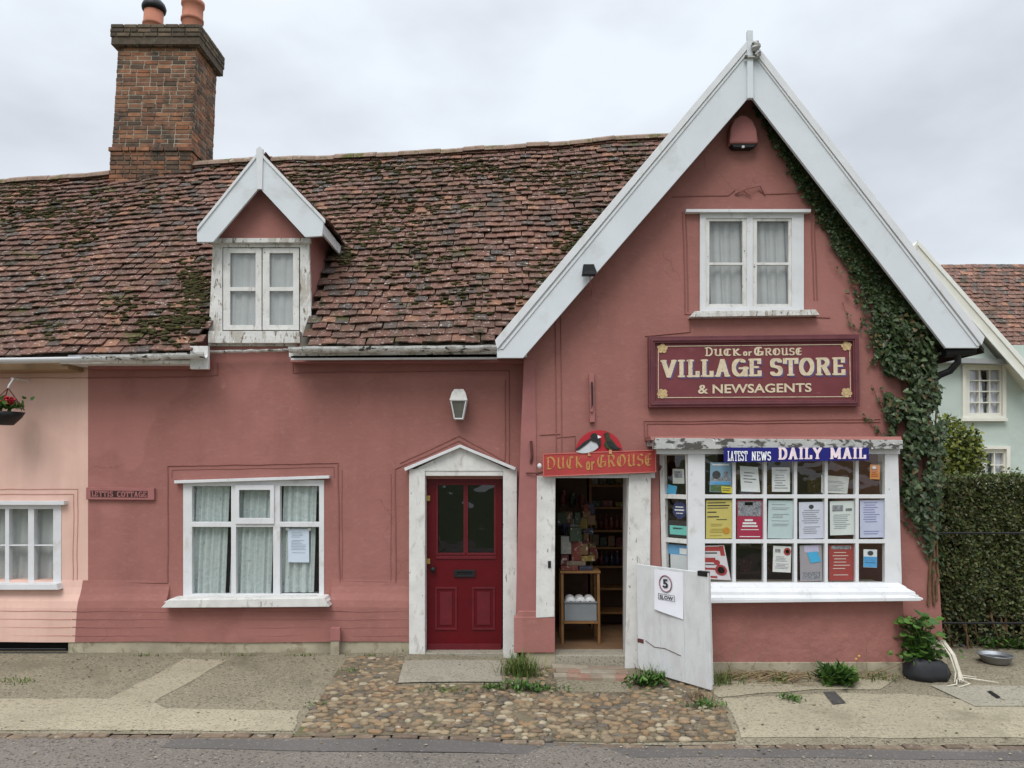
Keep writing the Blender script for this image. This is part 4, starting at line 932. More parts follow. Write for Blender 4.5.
def pentext(mb, txt, table, fn, nib, ser=.1, gap=.06, out=Vector((0, -.00012, 0))):
    total = sum(table[c][0]+gap for c in txt)-gap; x = 0; q = 0
    nb = nib
    yr = max(p[1] for p in nb)
    for c in txt:
        w, st, se = table[c]
        def emit(poly):
            nonlocal q
            q += 1; mb.poly([fn((x+px_)/total, yr+py_*(1-2*yr))+out*(q % 9) for px_, py_ in poly])
        for s_ in st:
            for a, b in zip(s_, s_[1:]):
                emit(hull2([(a[0]+n_[0], a[1]+n_[1]) for n_ in nb]+[(b[0]+n_[0], b[1]+n_[1]) for n_ in nb]))
        for sx, sy, hw_ in se:
            yy = sy+(.0)
            emit([(sx-hw_, yy-ser/2), (sx+hw_, yy-ser/2), (sx+hw_, yy+ser/2), (sx-hw_, yy+ser/2)])
        x += w+gap
nib_slab = [(-.115, -.065), (.115, -.065), (.115, .065), (-.115, .065)]
nib_pen = [(-.075, -.055), (.045, .025), (.075, .055), (-.045, -.025)]
nib_uni = [(-.085, -.05), (.085, -.05), (.085, .05), (-.085, .05)]
# digit five and SLOW on the notice
mb = MB()
uv, fs = fontpolys('5', .03); place_uv(mb, uv, fs, lambda a, b: hp(c0-.038+.076*a, cz-.042+.088*b, .021))
uv, fs = fontpolys('SLOW', .03); place_uv(mb, uv, fs, lambda a, b: hp(c0-.085+.19*a, cz-.153+.036*b, .021))
obj('lettering', mb, m_ink, ntc)
mb = MB()
for z0_, z1_, a0_, a1_ in ((.677, .681, -.105, .125), (.732, .736, -.105, .125)): mb.poly([hp(c0+a0_, z0_, .02), hp(c0+a1_, z0_, .02), hp(c0+a1_, z1_, .02), hp(c0+a0_, z1_, .02)])
for a_ in (-.105, .12): mb.poly([hp(c0+a_, .677, .02), hp(c0+a_+.006, .677, .02), hp(c0+a_+.006, .736, .02), hp(c0+a_, .736, .02)])
obj('lettering', mb, m_ink, ntc)

# ------------------------------------------------------------------ main shop sign
SGY = SY-.07
sg = thing('shop_sign', 'framed maroon board lettered VILLAGE STORE above the bay window', 'sign', P(754, 371, SGY))
obj('board', MB().ppoly([(653, 341), (855, 339), (856, 402), (653, 403)], SGY+.02, .05), m_signred, sg)
mb = MB(); plate(mb, [(648.5, 336.5), (859, 334), (860, 406), (649, 407.5)], [[(655, 343), (853, 341), (854, 400), (655, 401)]], SGY-.01, .07)
plate(mb, [(651, 339), (857, 336.5), (858, 403.5), (651, 405)], [[(653, 341), (855, 339), (856, 402), (653, 403)]], SGY-.022, .02)
obj('frame', mb, m_signfr, sg, bevel=.004)
mb = MB()
LY = SGY+.014
plate(mb, [(658, 346), (850, 344), (851, 397), (658, 398)], [[(658.7, 346.7), (849.3, 344.7), (850.3, 396.3), (658.7, 397.3)]], LY, .004)
obj('lining', mb, m_cremelet, sg)
mb = MB(); pentext(mb, 'VILLAGE STORE', SL, quadfn((662.5, 361), (846.5, 358.2), (846.8, 376.7), (662.5, 379.2), LY+.003), nib_slab); obj('letter_shadow', mb, m_blueshade, sg)
mb = MB(); pentext(mb, 'VILLAGE STORE', SL, quadfn((661, 359.8), (845, 357), (845.3, 375.2), (661, 377.8), LY-.001), nib_slab); obj('lettering', mb, m_cremelet, sg)
mb = MB()
f1 = {**SL, **{c: GO[c] for c in 'UCKE'}}
pentext(mb, 'D', GO, quadfn((705, 347), (712.8, 346.9), (712.8, 356.3), (705, 356.4), LY), nib_uni)
pentext(mb, 'UCK', GO, quadfn((713.5, 348.6), (741, 348.2), (741, 356), (713.5, 356.3), LY), nib_uni)
pentext(mb, 'or', GO, quadfn((743, 348.5), (752, 348.3), (752, 356), (743, 356), LY), nib_uni)
pentext(mb, 'G', GO, quadfn((754, 346.7), (763.5, 346.5), (763.5, 356), (754, 356.1), LY), nib_uni)
pentext(mb, 'ROUSE', GO, quadfn((764.5, 348), (802, 347.4), (802, 355.4), (764.5, 355.8), LY), nib_uni)
uv, fs = fontpolys('& NEWSAGENTS', .022); place_uv(mb, uv, fs, quadfn((698, 384.6), (811.5, 383), (811.7, 392), (698, 393.8), LY)); 
obj('lettering', mb, m_cremelet, sg)
mb = MB()
for cx, cy, s in ((662.5, 348.5, 1), (846.5, 346, 2), (662.5, 393.5, 3), (846.5, 392.5, 4)):
    for k in range(6):
        a = 2*pi*k/5+s; rr = 3.2 if k < 5 else 0
        c = P(cx+rr*cos(a), cy+rr*.9*sin(a), LY-.001-.0006*k); mb.poly([c+Vector((.026*cos(2*pi*i/9)*(1+.2*sin(i*3+k)), 0, .024*sin(2*pi*i/9))) for i in range(9)])
obj('rosette', mb, mat('old_gold_paint', (.50, .36, .18), .6, .3, 40, 0), sg)
# ------------------------------------------------------------------ sign over the shop door with two birds
DSY = SY-.13
ds2 = thing('door_sign', 'bright red board with two painted birds over the shop doorway', 'sign', P(600, 463, DSY))
obj('board', MB().ppoly([(542.5, 453.5), (656, 449.5), (656.5, 472.5), (543, 477)], DSY, .035), m_brightred, ds2, bevel=.004)
obj('edge_line', plate(MB(), [(542.7, 453.7), (655.8, 449.7), (656.3, 472.3), (543.2, 476.8)], [[(543.7, 454.6), (654.8, 450.7), (655.3, 471.4), (544.2, 475.7)]], DSY-.006, .004), mat('pinkish_edge', (.5, .15, .12), .6, .1, 5, 0), ds2)
fan = [(599+24*cos(R(a)), 453-23*sin(R(a))) for a in range(0, 181, 10)]
obj('emblem_panel', MB().ppoly([(623, 456), *[(599+23.5*cos(R(a)), 452.5-22.5*sin(R(a))) for a in range(0, 181, 10)], (575.5, 456)], DSY+.006, .02), mat('crimson_panel', (.40, .02, .03), .6, .1, 4, .1), ds2)
m_duckw = mat('pale_grey_paint', (.55, .56, .58), .6, .1, 12, 0); m_duckd = mat('dark_bird_paint', (.02, .022, .022), .6, .3, 12, 0); m_duckg = mat('green_bird_paint', (.03, .045, .02), .6, .3, 12, 0); m_beak = mat('orange_beak_paint', (.5, .25, .12), .6, .1, 12, 0)
bd = obj('bird_figure', MB().ppoly([(576, 452), (579, 448), (583, 444), (588, 441), (593, 439), (598, 440), (600, 444), (598, 448), (594, 451), (588, 453), (582, 453.5)], DSY-.012, .014), m_duckw, ds2, bevel=.003)
obj('wing', MB().ppoly([(575, 449.5), (579, 446.5), (584, 442), (590, 438.5), (592, 439.5), (587, 444), (581, 448.5), (578, 450.5)], DSY-.02, .008), m_duckd, bd)
obj('head', MB().ppoly([(591.5, 441), (590.5, 436), (592, 433.5), (595.5, 433), (598, 435), (600.5, 440), (601, 444), (599, 447), (597, 443)], DSY-.022, .014), m_duckd, bd)
obj('beak', MB().ppoly([(597.5, 435), (601.5, 437), (598, 438.5)], DSY-.028, .008), m_wlet, bd)
obj('leg', MB().ppoly([(588, 453), (589.5, 453), (591, 456), (588, 456)], DSY-.01, .006), m_beak, bd)
bd = obj('bird_figure', MB().ppoly([(604, 444), (606, 441), (605, 436), (606.5, 432), (609, 432.5), (609.5, 437), (613, 441), (617, 446), (620, 449.5), (616, 450), (610, 449.5), (606, 448)], DSY-.012, .014), m_duckg, ds2, bevel=.003)
obj('wing', MB().ppoly([(607, 441), (611, 441), (616, 446), (623, 449.5), (615, 449), (609, 446)], DSY-.02, .008), m_duckd, bd)
obj('beak', MB().ppoly([(606, 433), (603, 434.5), (606, 435)], DSY-.016, .008), m_duckd, bd)
obj('leg', MB().ppoly([(609, 449.5), (612, 450), (612, 454), (609, 454)], DSY-.01, .006), m_beak, bd)
mb = MB(); gn = [(x*1.0, y*1.0) for x, y in nib_pen]
qf = lambda x0, x1, t0=0., t1=1.: quadfn((x0, 453.8-(x0-543)*.036+2.8+13.5*t0), (x1, 453.8-(x1-543)*.036+2.8+13.5*t0), (x1, 453.8-(x1-543)*.036+2.8+13.5*t1), (x0, 453.8-(x0-543)*.036+2.8+13.5*t1), DSY-.004)
pentext(mb, 'DUCK', GO, qf(546, 583.5), gn); pentext(mb, 'or', GO, qf(586, 594.5, .05, 1.15), nib_uni); pentext(mb, 'GROUSE', GO, qf(597, 652.5), gn)
obj('lettering', mb, m_goldlet, ds2)
obj('lamp_end', MB().blob(P(539.5, 466, DSY), .025, .025, .03, 1, 8, 6, 0), m_wplast, ds2, smooth_=True)
mb = MB(); mb.tube([P(536, 474, DSY+.02), P(543, 472, DSY+.01)], .012, 8); mb.tube([P(655, 463, DSY+.01), P(661, 467, DSY), P(659, 470, DSY+.05)], .012, 8); obj('bracket', mb, m_rust, ds2)
# ------------------------------------------------------------------ blue newspaper banner tucked under the cornice
bn = obj('banner', MB().ppoly([(724, 447.5), (869, 447.5), (869, 460.3), (724, 462.3)], BY-.105, .012), m_navy); tag(bn, 'blue newspaper banner in white capitals along the top of the bay window', 'banner')
mb = MB(); pentext(mb, 'LATEST', {**SL, 'L': (.6, SL['L'][1][:1]+[[(.2, 0), (.52, 0), (.52, .2)]], SL['L'][2])}, quadfn((727.5, 451), (747.5, 451), (747.5, 461), (727.5, 461), BY-.111), [(-.09, -.05), (.09, -.05), (.09, .05), (-.09, .05)])
NEWS = dict(SL); NEWS['N'] = (.86, [[(.18, 0), (.18, 1), (.66, 0), (.66, 1)]], [(.18, 0, .15), (.66, 1, .15)]); NEWS['W'] = (1.1, [[(.12, 1), (.34, 0), (.55, .9), (.76, 0), (.98, 1)]], [(.14, 1, .13), (.96, 1, .13)])
pentext(mb, 'NEWS', NEWS, quadfn((751.5, 451.5), (771, 451.5), (771, 460.5), (751.5, 460.5), BY-.111), [(-.09, -.05), (.09, -.05), (.09, .05), (-.09, .05)])
obj('lettering', mb, m_wlet, bn)
mb = MB(); pentext(mb, 'DAILY', SL, quadfn((778, 447.4), (822, 447.4), (822, 459.0), (778, 459.8), BY-.111), nib_slab); pentext(mb, 'MAIL', SL, quadfn((830, 447.4), (866, 447.4), (866, 458.8), (830, 459.2), BY-.111), nib_slab); obj('lettering', mb, m_pinklet, bn)
# ------------------------------------------------------------------ house name plate
npl = thing('name_plate', 'small carved wooden name plate beside the colour change of the walls', 'name plate', P(120, 494, 0))
obj('board', MB().ppoly([(86, 487.5), (154, 488), (154, 500), (86, 499.5)], -.04, .04), m_redtrim, npl, bevel=.004)
obj('recess', MB().ppoly([(90.5, 490.5), (147.5, 491), (147.5, 497.5), (90.5, 497)], -.0425, .003), mat('dark_recess', (.05, .02, .02), .8, .3, 30, 0), npl)
mb = MB(); pentext(mb, 'LE', SL, quadfn((91.5, 491), (98, 491), (98, 496.6), (91.5, 496.6), -.045), nib_slab); pentext(mb, 'TTIS', SL, quadfn((98.8, 491), (113, 491.2), (113, 496.8), (98.8, 496.6), -.045), nib_slab)
CT = dict(SL); CT['C'] = (.8, [arc(.45, .5, .33, .5, 50, 310, 14)], [])
pentext(mb, 'COTTAGE', CT, quadfn((117, 491.3), (146.5, 491.5), (146.5, 497.1), (117, 496.9), -.045), nib_slab); obj('lettering', mb, m_redtrim, npl)

# ------------------------------------------------------------------ wall fittings
lp = thing('wall_lantern', 'white four-sided lantern on the wall above the maroon front door', 'lantern', P(459, 404, 0))
mb = MB(); c = P(459, 404, -.11)
def fr(z, h): return [(c.x-h, c.y-h, z), (c.x+h, c.y-h, z), (c.x+h, c.y+h, z), (c.x-h, c.y+h, z)]
za, zb2, zc, zd = P(0, 419, -.1).z, P(0, 401, -.1).z, P(0, 393, -.1).z, P(0, 389.5, -.1).z
lo_, hi_ = fr(za, .045), fr(zb2, .085)
for i in range(4):
    mb.tube([lo_[i], hi_[i]], .009, 6); mb.tube([lo_[i], lo_[(i+1) % 4]], .009, 6); mb.tube([hi_[i], hi_[(i+1) % 4]], .01, 6)
mb.box((c.x-.03, c.y+.05, zb2-.02), (c.x+.03, 0, zb2+.05)); obj('frame', mb, m_white, lp)
mb = MB(); mb.raw(fr(zb2+.0, .10)+fr(zc, .075)+fr(zd, .05), [(0, 1, 2, 3), (0, 4, 5, 1), (1, 5, 6, 2), (2, 6, 7, 3), (3, 7, 4, 0), (4, 8, 9, 5), (5, 9, 10, 6), (6, 10, 11, 7), (7, 11, 8, 4), (8, 11, 10, 9)]); obj('cap', mb, m_peel, lp, bevel=.003)
mb = MB(); mb.raw(fr(za+.005, .040)+fr(zb2-.005, .079), [(0, 1, 5, 4), (1, 2, 6, 5), (2, 3, 7, 6), (3, 0, 4, 7)]); obj('glass', mb, mat('clouded_glass', (.12, .12, .10), .3, .15, 9, .1), lp)

al = thing('alarm_box', 'red painted bell-shaped alarm box at the top of the gable', 'alarm', P(743, 130, SY))
obj('cover', MB().ppoly([(729.5, 143), (730.5, 128), (734, 119), (740, 115), (746, 115), (753, 120), (757, 129), (758.5, 143)], SY-.13, .13), m_redtrim, al, bevel=.02)
obj('base', MB().ppoly([(731, 143.5), (758, 143.5), (753, 147), (734, 147)], SY-.11, .10), m_black, al)
obj('vent_bar', MB().pbox(742, 145.5, 744.5, 147.5, SY-.125, .02), m_wplast, al)

fl = thing('floodlight', 'small black floodlight mounted on the left bargeboard', 'floodlight', P(589, 270, -.65))
obj('lamp_head', MB().ppoly([(583.5, 264), (594, 264), (597, 272), (595, 275), (582, 275)], -.72, .07), m_black, fl, bevel=.004)
obj('lens', MB().ppoly([(584.5, 271), (595, 271), (595.5, 274), (583.5, 274)], -.727, .006), m_glassd, fl)
obj('cable', MB().tube([P(590, 275, -.66), P(590, 282, -.62), P(592, 290, -.45), P(591, 296, SY-.01)], .006, 5), m_redtrim, fl)

br_ = obj('wall_bracket', MB().ppoly([(589, 374), (594, 373.5), (595, 422), (590, 422.5)], SY-.05, .05).pbox(590.5, 385, 593, 412, SY-.075, .03), m_redtrim, bevel=.004); tag(br_, 'upright red painted bracket board on the shop wall above the door sign', 'bracket')
obj('slot', MB().ppoly([(591, 382), (592.8, 382), (593.2, 404), (591.5, 409)], SY-.078, .004), m_black, br_)
hk = obj('wall_bolt', MB().tube([P(531, 441, SY-.03), P(532, 455, SY-.035), P(531, 463, SY-.02)], .014, 8).tube([P(526, 473, SY-.03), P(539, 473, SY-.05)], .008, 6), m_rust); tag(hk, 'rusty iron bolt and stay left of the door sign', 'bolt')
wr = obj('loose_wire', MB().tube([P(735, 194, SY-.01), P(748, 188.5, SY-.05), P(760, 186, SY-.03), P(765, 195, SY-.01)], .007, 6).tube([P(737, 195, SY-.01), P(742, 190, SY-.03), P(751, 196, SY-.02)], .006, 6), m_redline); tag(wr, 'bent wire above the small gable window', 'wire')

# hanging basket
hb = thing('hanging_basket', 'black hanging basket of red flowers on the pale pink cottage', 'hanging basket', P(6, 412, -.35))
c = P(3, 424, -.36)
obj('basket', MB().lathe(c, [(.10, -.01), (.17, .07), (.20, .13), (.18, .13), (.1, .02)], 14), m_black, hb, smooth_=True)
mb = MB(); top = P(8, 388, -.36)
for k in range(3):
    a = 2*pi*k/3+.2; mb.tube([c+Vector((.2*cos(a), .2*sin(a), .15)), top], .006, 5)
obj('chain', mb, m_rust, hb)
obj('hook', MB().tube([top, top+Vector((.01, 0, .03)), top+Vector((.035, .02, .10)), top+Vector((-.04, .1, .12)), top+Vector((-.02, .36, .12))], .010, 6), m_white, hb)
def leafmesh(mb, p, d, up, L, w, fold=.15):
    d = d.normalized(); s = d.cross(up)
    if s.length < 1e-3: s = Vector((1, 0, 0))
    s.normalize(); n = s.cross(d)
    mb.raw([p, p+d*L*.35+s*w*.5+n*L*fold*.3, p+d*L*.75+s*w*.32, p+d*L, p+d*L*.75-s*w*.32, p+d*L*.35-s*w*.5+n*L*fold*.3], [(0, 1, 2, 3), (0, 3, 4, 5)])
def rv(g): return Vector((g.gauss(0, 1), g.gauss(0, 1), g.gauss(0, 1))).normalized()
mb = MB(); g = random.Random(3)
for _ in range(160):
    p = c+Vector((g.gauss(0, .09), g.gauss(0, .09), .17+abs(g.gauss(0, .04)))); leafmesh(mb, p, rv(g)+Vector((0, 0, .4)), rv(g), .06, .045)
obj('foliage', mb, m_leafgrn, hb)
mb = MB()
for _ in range(16):
    p = c+Vector((g.uniform(-.15, .15), g.uniform(-.16, .05), .22+g.uniform(0, .06)))
    for k in range(26): leafmesh(mb, p, rv(g), rv(g), .035, .035)
obj('flower', mb, mat('red_petal', (.5, .04, .06), .6, .2, 30, 0, island=[(.5, .03, .05, 1), (.6, .09, .09, 1), (.4, .02, .04, 1)]), hb)

# ------------------------------------------------------------------ papers in the windows
def paper(pts, Y, col, name, label, cat, lines=(), pics=(), frame=None):
    """flat sheet; lines: (u0,v0,u1,v1,material); v from top"""
    gj = random.Random(sum(ord(k_) for k_ in label)); tw_ = gj.uniform(-.5, .5); sh_ = gj.uniform(-.5, .5)
    pts = [(x+tw_*(1 if i_ < 2 else -1), y+(sh_ if i_ in (1, 2) else -sh_)) for i_, (x, y) in enumerate(pts)]
    a, b, c_, d = [P(x, y, Y) for x, y in pts]
    f = lambda u_, v_: (a.lerp(b, u_)).lerp(d.lerp(c_, u_), v_)
    col = tuple(min(.88, c_k*.98) for c_k in col); m = MATS.get('paper_%s' % (col,)) or mat('paper_%s' % (col,), col, .7, .04, 6, .05)
    o = obj(name, MB().prism([d, c_, b, a], (0, .002, 0)), m); tag(o, label, cat)
    by = {}
    for u0, v0, u1, v1, mm in lines: by.setdefault(mm.name, (mm, MB()))[1].poly([f(u0, v1)+Vector((0, -.002, 0)), f(u1, v1)+Vector((0, -.002, 0)), f(u1, v0)+Vector((0, -.002, 0)), f(u0, v0)+Vector((0, -.002, 0))])
    for mm, q in by.values(): obj('print', q, mm, o)
    for cu, cv, ru, rv_, mm in pics:
        q = MB().poly([f(cu+ru*cos(2*pi*i/16), cv+rv_*sin(2*pi*i/16))+Vector((0, -.0035, 0)) for i in range(16)]); obj('print', q, mm, o)
    return o
def textlines(seed, n=9, v0=.1, v1=.93, m=None, u0=.12, u1=.88, th=.35):
    g = random.Random(seed); m = m or m_greyink; r = []; s = (v1-v0)/n
    for i in range(n):
        if g.random() < .14: continue
        r.append((u0+g.uniform(0, .08), v0+i*s, u1-g.uniform(0, .3), v0+i*s+s*th, m))
    return r
PYb = BY+.028
c_white = (.72, .72, .70); 
m_prw = mat('print_white', (.75, .75, .74), .7, .1, 9, 0); m_prr = mat('print_red', (.34, .035, .035), .7, .2, 12, 0); m_prd = mat('print_dark', (.05, .05, .055), .7, .4, 40, 0); m_prb = mat('print_blue', (.08, .32, .60), .7, .1, 9, 0)
m_prs = mat('print_sky', (.16, .34, .50), .7, .3, 20, 0); m_prg = mat('print_green', (.08, .13, .05), .7, .3, 40, 0); m_prph = mat('print_photo', (.22, .22, .24), .7, .7, 60, 0, patches=[((.6, .6, .6), 50, .6, .1, None, 3)])
def r4(x0, y0, x1, y1, t=0): return [(x0, y0), (x1, y0+t), (x1-t*.3, y1+t), (x0-t*.3, y1)]
Q = PYb
paper(r4(710, 462.5, 731, 492), Q, (.22, .36, .48), 'poster', 'poster of a domed building under blue sky, top left bay pane', 'poster', [(.03, .5, .97, .62, m_prph), (.03, .66, .97, .74, m_prb), (.03, .76, .97, .98, m_prg), (.1, .05, .9, .10, m_prw)], [(.3, .42, .2, .14, m_prd), (.75, .42, .12, .13, m_prph)])
paper(r4(721.5, 486.5, 732.5, 493), Q-.006, (.62, .52, .05), 'sticky_note', 'small yellow note overlapping the domed building poster', 'note', [(.1, .25, .8, .35, m_prd), (.1, .55, .7, .65, m_prd)])
paper([(740, 466), (758, 467), (760, 492), (741, 491.5)], Q, (.72, .73, .72), 'notice', 'white notice with handwritten lines, second pane of the top row', 'notice', textlines(1, 6, .12, .85, m_ink, .15, .85, .22))
paper(r4(772, 467, 790, 491.5, .6), Q, (.70, .70, .68), 'notice', 'faintly typed white notice, third pane of the top row', 'notice', textlines(2, 8))
paper([(821.5, 475), (849.5, 477), (847, 493.5), (821, 493)], Q+.01, (.55, .54, .50), 'notice', 'large creased beige sheet slanting across two panes of the top row', 'notice', textlines(3, 8, .3, .9))
paper(r4(870, 464.5, 880, 479, .4), Q, (.62, .25, .07), 'flyer', 'small orange flyer in the top right bay pane', 'flyer', textlines(4, 5, .3, .9, m_prr), [(.4, .2, .2, .1, m_prw)])
paper(r4(706, 500, 732, 538.5), Q, (.60, .49, .14), 'poster', 'yellow poster in the middle row', 'poster', [(.05, .06, .75, .085, m_ink), (.05, .13, .9, .16, m_ink), (.05, .2, .85, .22, m_ink), (.05, .30, .4, .33, m_ink), (.05, .42, .5, .45, m_ink), (.4, .5, .8, .52, m_ink)]+textlines(5, 8, .62, .96, mat('print_ochre', (.35, .25, .05), .7, .1, 9, 0)), [(.78, .8, .14, .09, mat('print_orange', (.55, .25, .03), .7, .2, 30, 0))])
paper(r4(737, 500, 762.5, 538.5), Q, (.40, .02, .07), 'poster', 'crimson poster with a grey photograph across its top', 'poster', [(.04, .03, .96, .42, m_prph), (.3, .05, .62, .14, m_prr), (.3, .5, .62, .55, m_prw), (.22, .58, .75, .63, m_prw), (.2, .66, .8, .70, m_prw), (.15, .76, .85, .78, m_prw), (.1, .94, .9, .96, m_prw)])
paper(r4(768, 500.5, 793, 538.5), Q, (.52, .62, .62), 'notice', 'pale blue-green notice in the middle row', 'notice', textlines(7, 14, .1, .7))
paper(r4(799, 502, 823.5, 538.5), Q, (.64, .64, .74), 'notice', 'white notice with a small crest, fourth pane of the middle row', 'notice', textlines(8, 12, .22, .9), [(.5, .13, .1, .06, m_prd)])
paper(r4(830, 501, 854, 535), Q, (.68, .71, .68), 'notice', 'white notice with a pencil sketch heading, above the red poster', 'notice', [(.1, .12, .55, .3, m_prph), (.65, .22, .92, .3, m_prph)]+textlines(9, 9, .4, .9))
paper(r4(860, 500, 884.5, 537.5), Q, (.56, .58, .74), 'notice', 'lavender notice in the last pane of the middle row', 'notice', textlines(10, 14, .06, .95, mat('print_violet', (.25, .24, .45), .7, .1, 9, 0)))
paper([(704, 546), (724, 545), (731, 580), (704, 579)], Q, (.66, .60, .62), 'poster', 'white and red leaflet poster in the bottom left bay pane', 'poster', [(.0, .03, .75, .16, m_prr), (.05, .2, .6, .24, m_prd), (.0, .36, .5, .5, m_prr), (.05, .55, .45, .58, m_prd), (.0, .66, .45, .72, m_prr), (.0, .9, .5, .96, m_prr), (.75, .02, .95, .3, m_prr)], [(.68, .72, .24, .16, m_prr), (.68, .72, .15, .10, m_prph), (.55, .5, .13, .08, m_prr)])
paper(r4(773, 546, 791, 572, .3), Q, (.70, .69, .66), 'flyer', 'white flyer with a dark red roundel in its corner', 'flyer', textlines(11, 9, .4, .9)+[(.1, .12, .4, .25, m_prph)], [(.78, .2, .2, .15, m_prr), (.78, .2, .11, .08, m_prph)])
paper(r4(800, 545, 822, 581), Q, (.34, .31, .33), 'poster', 'dull pinkish grey poster behind the blue sticky note', 'poster', [(.2, .02, .85, .2, mat('print_lilac', (.5, .45, .6), .7, .1, 9, 0)), (.1, .75, .9, .95, m_prph)])
paper([(807, 553), (817, 551), (821.5, 561), (811, 563.5)], Q-.006, (.06, .40, .66), 'sticky_note', 'blue sticky note tilted on the pinkish grey poster', 'note')
paper(r4(829, 545, 853.5, 580.5), Q, (.33, .045, .04), 'poster', 'red poster with cream lines at the foot of the bay', 'poster', [(.1, .02, .9, .12, m_prph)]+textlines(12, 8, .2, .92, mat('print_cream', (.6, .48, .42), .7, .1, 9, 0), .15, .9, .25))
paper(r4(863.5, 549.5, 877, 567.5), Q, (.70, .72, .73), 'flyer', 'small blue and white flyer in the bottom right bay pane', 'flyer', [(.0, .4, 1, .98, m_prb), (.1, .6, .9, .64, m_prw), (.1, .72, .9, .76, m_prw)], [(.5, .2, .22, .13, m_prd)])
# side light papers hang just behind its slanted glass
def sidepaper(u0, v0, u1, v1, tilt, col, name, label, cat, lines=(), pics=(), off=.045):
    def f(u_, v_):
        t = u0+(u1-u0)*u_+tilt*v_*.1; z = P(700, v0+(v1-v0)*v_-tilt*u_*3, BY).z
        q = ca+(cb-ca)*t; n = Vector(((cb-ca).y, -(cb-ca).x, 0)).normalized(); n = n if n.y > 0 else -n
        q = q+n*off; return Vector((q.x, q.y, z))
    col = tuple(min(.88, c_k*.98) for c_k in col); m = MATS.get('paper_%s' % (col,)) or mat('paper_%s' % (col,), col, .7, .04, 6, .05)
    n = Vector(((cb-ca).y, -(cb-ca).x, 0)).normalized(); n = n if n.y > 0 else -n
    if pics == 'round': pts = [f(.5+.5*cos(2*pi*i/20), .5+.5*sin(2*pi*i/20)) for i in range(20)]
    else: pts = [f(0, 1), f(1, 1), f(1, 0), f(0, 0)]
    o = obj(name, MB().prism(pts, n*.002), m); tag(o, label, cat)
    q = {}
    for a, b, c_, d, mm in lines: q.setdefault(mm.name, (mm, MB()))[1].poly([f(a, d)-n*.003, f(c_, d)-n*.003, f(c_, b)-n*.003, f(a, b)-n*.003])
    for mm, k in q.values(): obj('print', k, mm, o)
sidepaper(.36, 469, .74, 484, 0, (.60, .61, .56), 'flyer', 'white card with a dark picture in the narrow side light', 'flyer', [(.15, .15, .85, .6, m_prph)])
sidepaper(.2, 485, .5, 494, -.6, (.07, .38, .62), 'sticky_note', 'blue card leaning at the foot of the top side pane', 'note')
sidepaper(.34, 502, .78, 520, 0, (.03, .04, .13), 'sticker', 'round navy sticker in the narrow side light', 'sticker', [(.2, .3, .8, .36, m_prw), (.15, .46, .85, .54, m_prw), (.25, .66, .75, .71, m_prw)], 'round')
sidepaper(.16, 522, .84, 539, 0, (.02, .02, .022), 'flyer', 'teal card in a black holder in the narrow side light', 'flyer', [(.1, .3, .92, .85, mat('print_teal', (.15, .52, .45), .7, .1, 9, 0)), (.25, .42, .75, .52, m_prd)])
sidepaper(.16, 547, .84, 557, 0, (.12, .36, .60), 'flyer', 'blue and white strip at the foot of the side light', 'flyer', [(.55, .3, .95, .9, m_prw)])
sidepaper(.22, 557, .86, 576, 0, (.62, .64, .64), 'notice', 'blank white sheet below the blue strip in the side light', 'notice')
# letter in the cottage window
paper(r4(288, 529, 309, 562.5, -.3), .035, (.66, .74, .85), 'notice', 'pale blue typed letter taped inside the wide cottage window', 'notice', textlines(20, 14, .1, .75, mat('print_pale', (.38, .42, .5), .7, .1, 9, 0))+[(-.1, -.03, .05, .05, m_prw), (.95, -.03, 1.1, .05, m_prw)])

# ------------------------------------------------------------------ inside the shop
em = bpy.data.materials.new('lit_tube'); em.use_nodes = True; eb = em.node_tree.nodes['Principled BSDF']; eb.inputs['Emission Color'].default_value = (1, .85, .6, 1); eb.inputs['Emission Strength'].default_value = 10
cl = obj('ceiling_light', MB().box((2.3, 1.0, IZ1-.07), (3.3, 1.12, IZ1-.03)), em); tag(cl, 'lit strip light on the ceiling inside the shop window', 'ceiling light')
def shelfunit(x0, x1, y, dep, zs_, name, label, m):
    t = thing(name, label, 'shelves', ((x0+x1)/2, y, IZ0))
    obj('side_panel', MB().box((x0, y, IZ0), (x0+.03, y+dep, zs_[-1]+.3)), m, t); obj('side_panel', MB().box((x1-.03, y, IZ0), (x1, y+dep, zs_[-1]+.3)), m, t)
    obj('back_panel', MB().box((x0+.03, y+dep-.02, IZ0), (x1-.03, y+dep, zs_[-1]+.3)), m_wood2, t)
    for z in zs_: obj('shelf', MB().box((x0+.03, y, z-.025), (x1-.03, y+dep-.02, z)), m, t)
    return t
gx0, gx1 = P(590, 560, 1.0).x, P(640, 560, 1.0).x
zsh = [P(600, y, 1.0).z for y in (612, 588, 566, 547, 530, 507, 485)]
shelfunit(gx0, gx1+.5, 1.0, .35, zsh, 'shelving', 'tall wooden shelves of groceries inside the shop doorway', m_wood)
cols = [(.13, .03, .022), (.17, .12, .03), (.03, .045, .025), (.13, .10, .07), (.09, .016, .016), (.03, .032, .06), (.13, .07, .03), (.2, .2, .18)]
gm = [mat('packet_%s' % n_, c_, .5, .2, 30, 0, patches=[((.35, .33, .3), 25, .60, .03, None, i+1), ((.03, .02, .02), 18, .60, .05, None, i+4)]) for i, (n_, c_) in enumerate(zip(('red', 'yellow', 'green', 'buff', 'crimson', 'blue', 'orange', 'white'), cols))]
g = random.Random(11)
def bottle(x, y, z, h, r_, m, label, group):
    o = obj('bottle', MB().lathe((x, y, z), [(r_, 0), (r_, h*.6), (r_*.45, h*.78), (r_*.4, h)], 10), m, smooth_=True); tag(o, label, 'bottle', group); obj('lid', MB().lathe((x, y, z+h), [(r_*.45, -.004), (r_*.45, .02)], 10), gm[0], o); return o
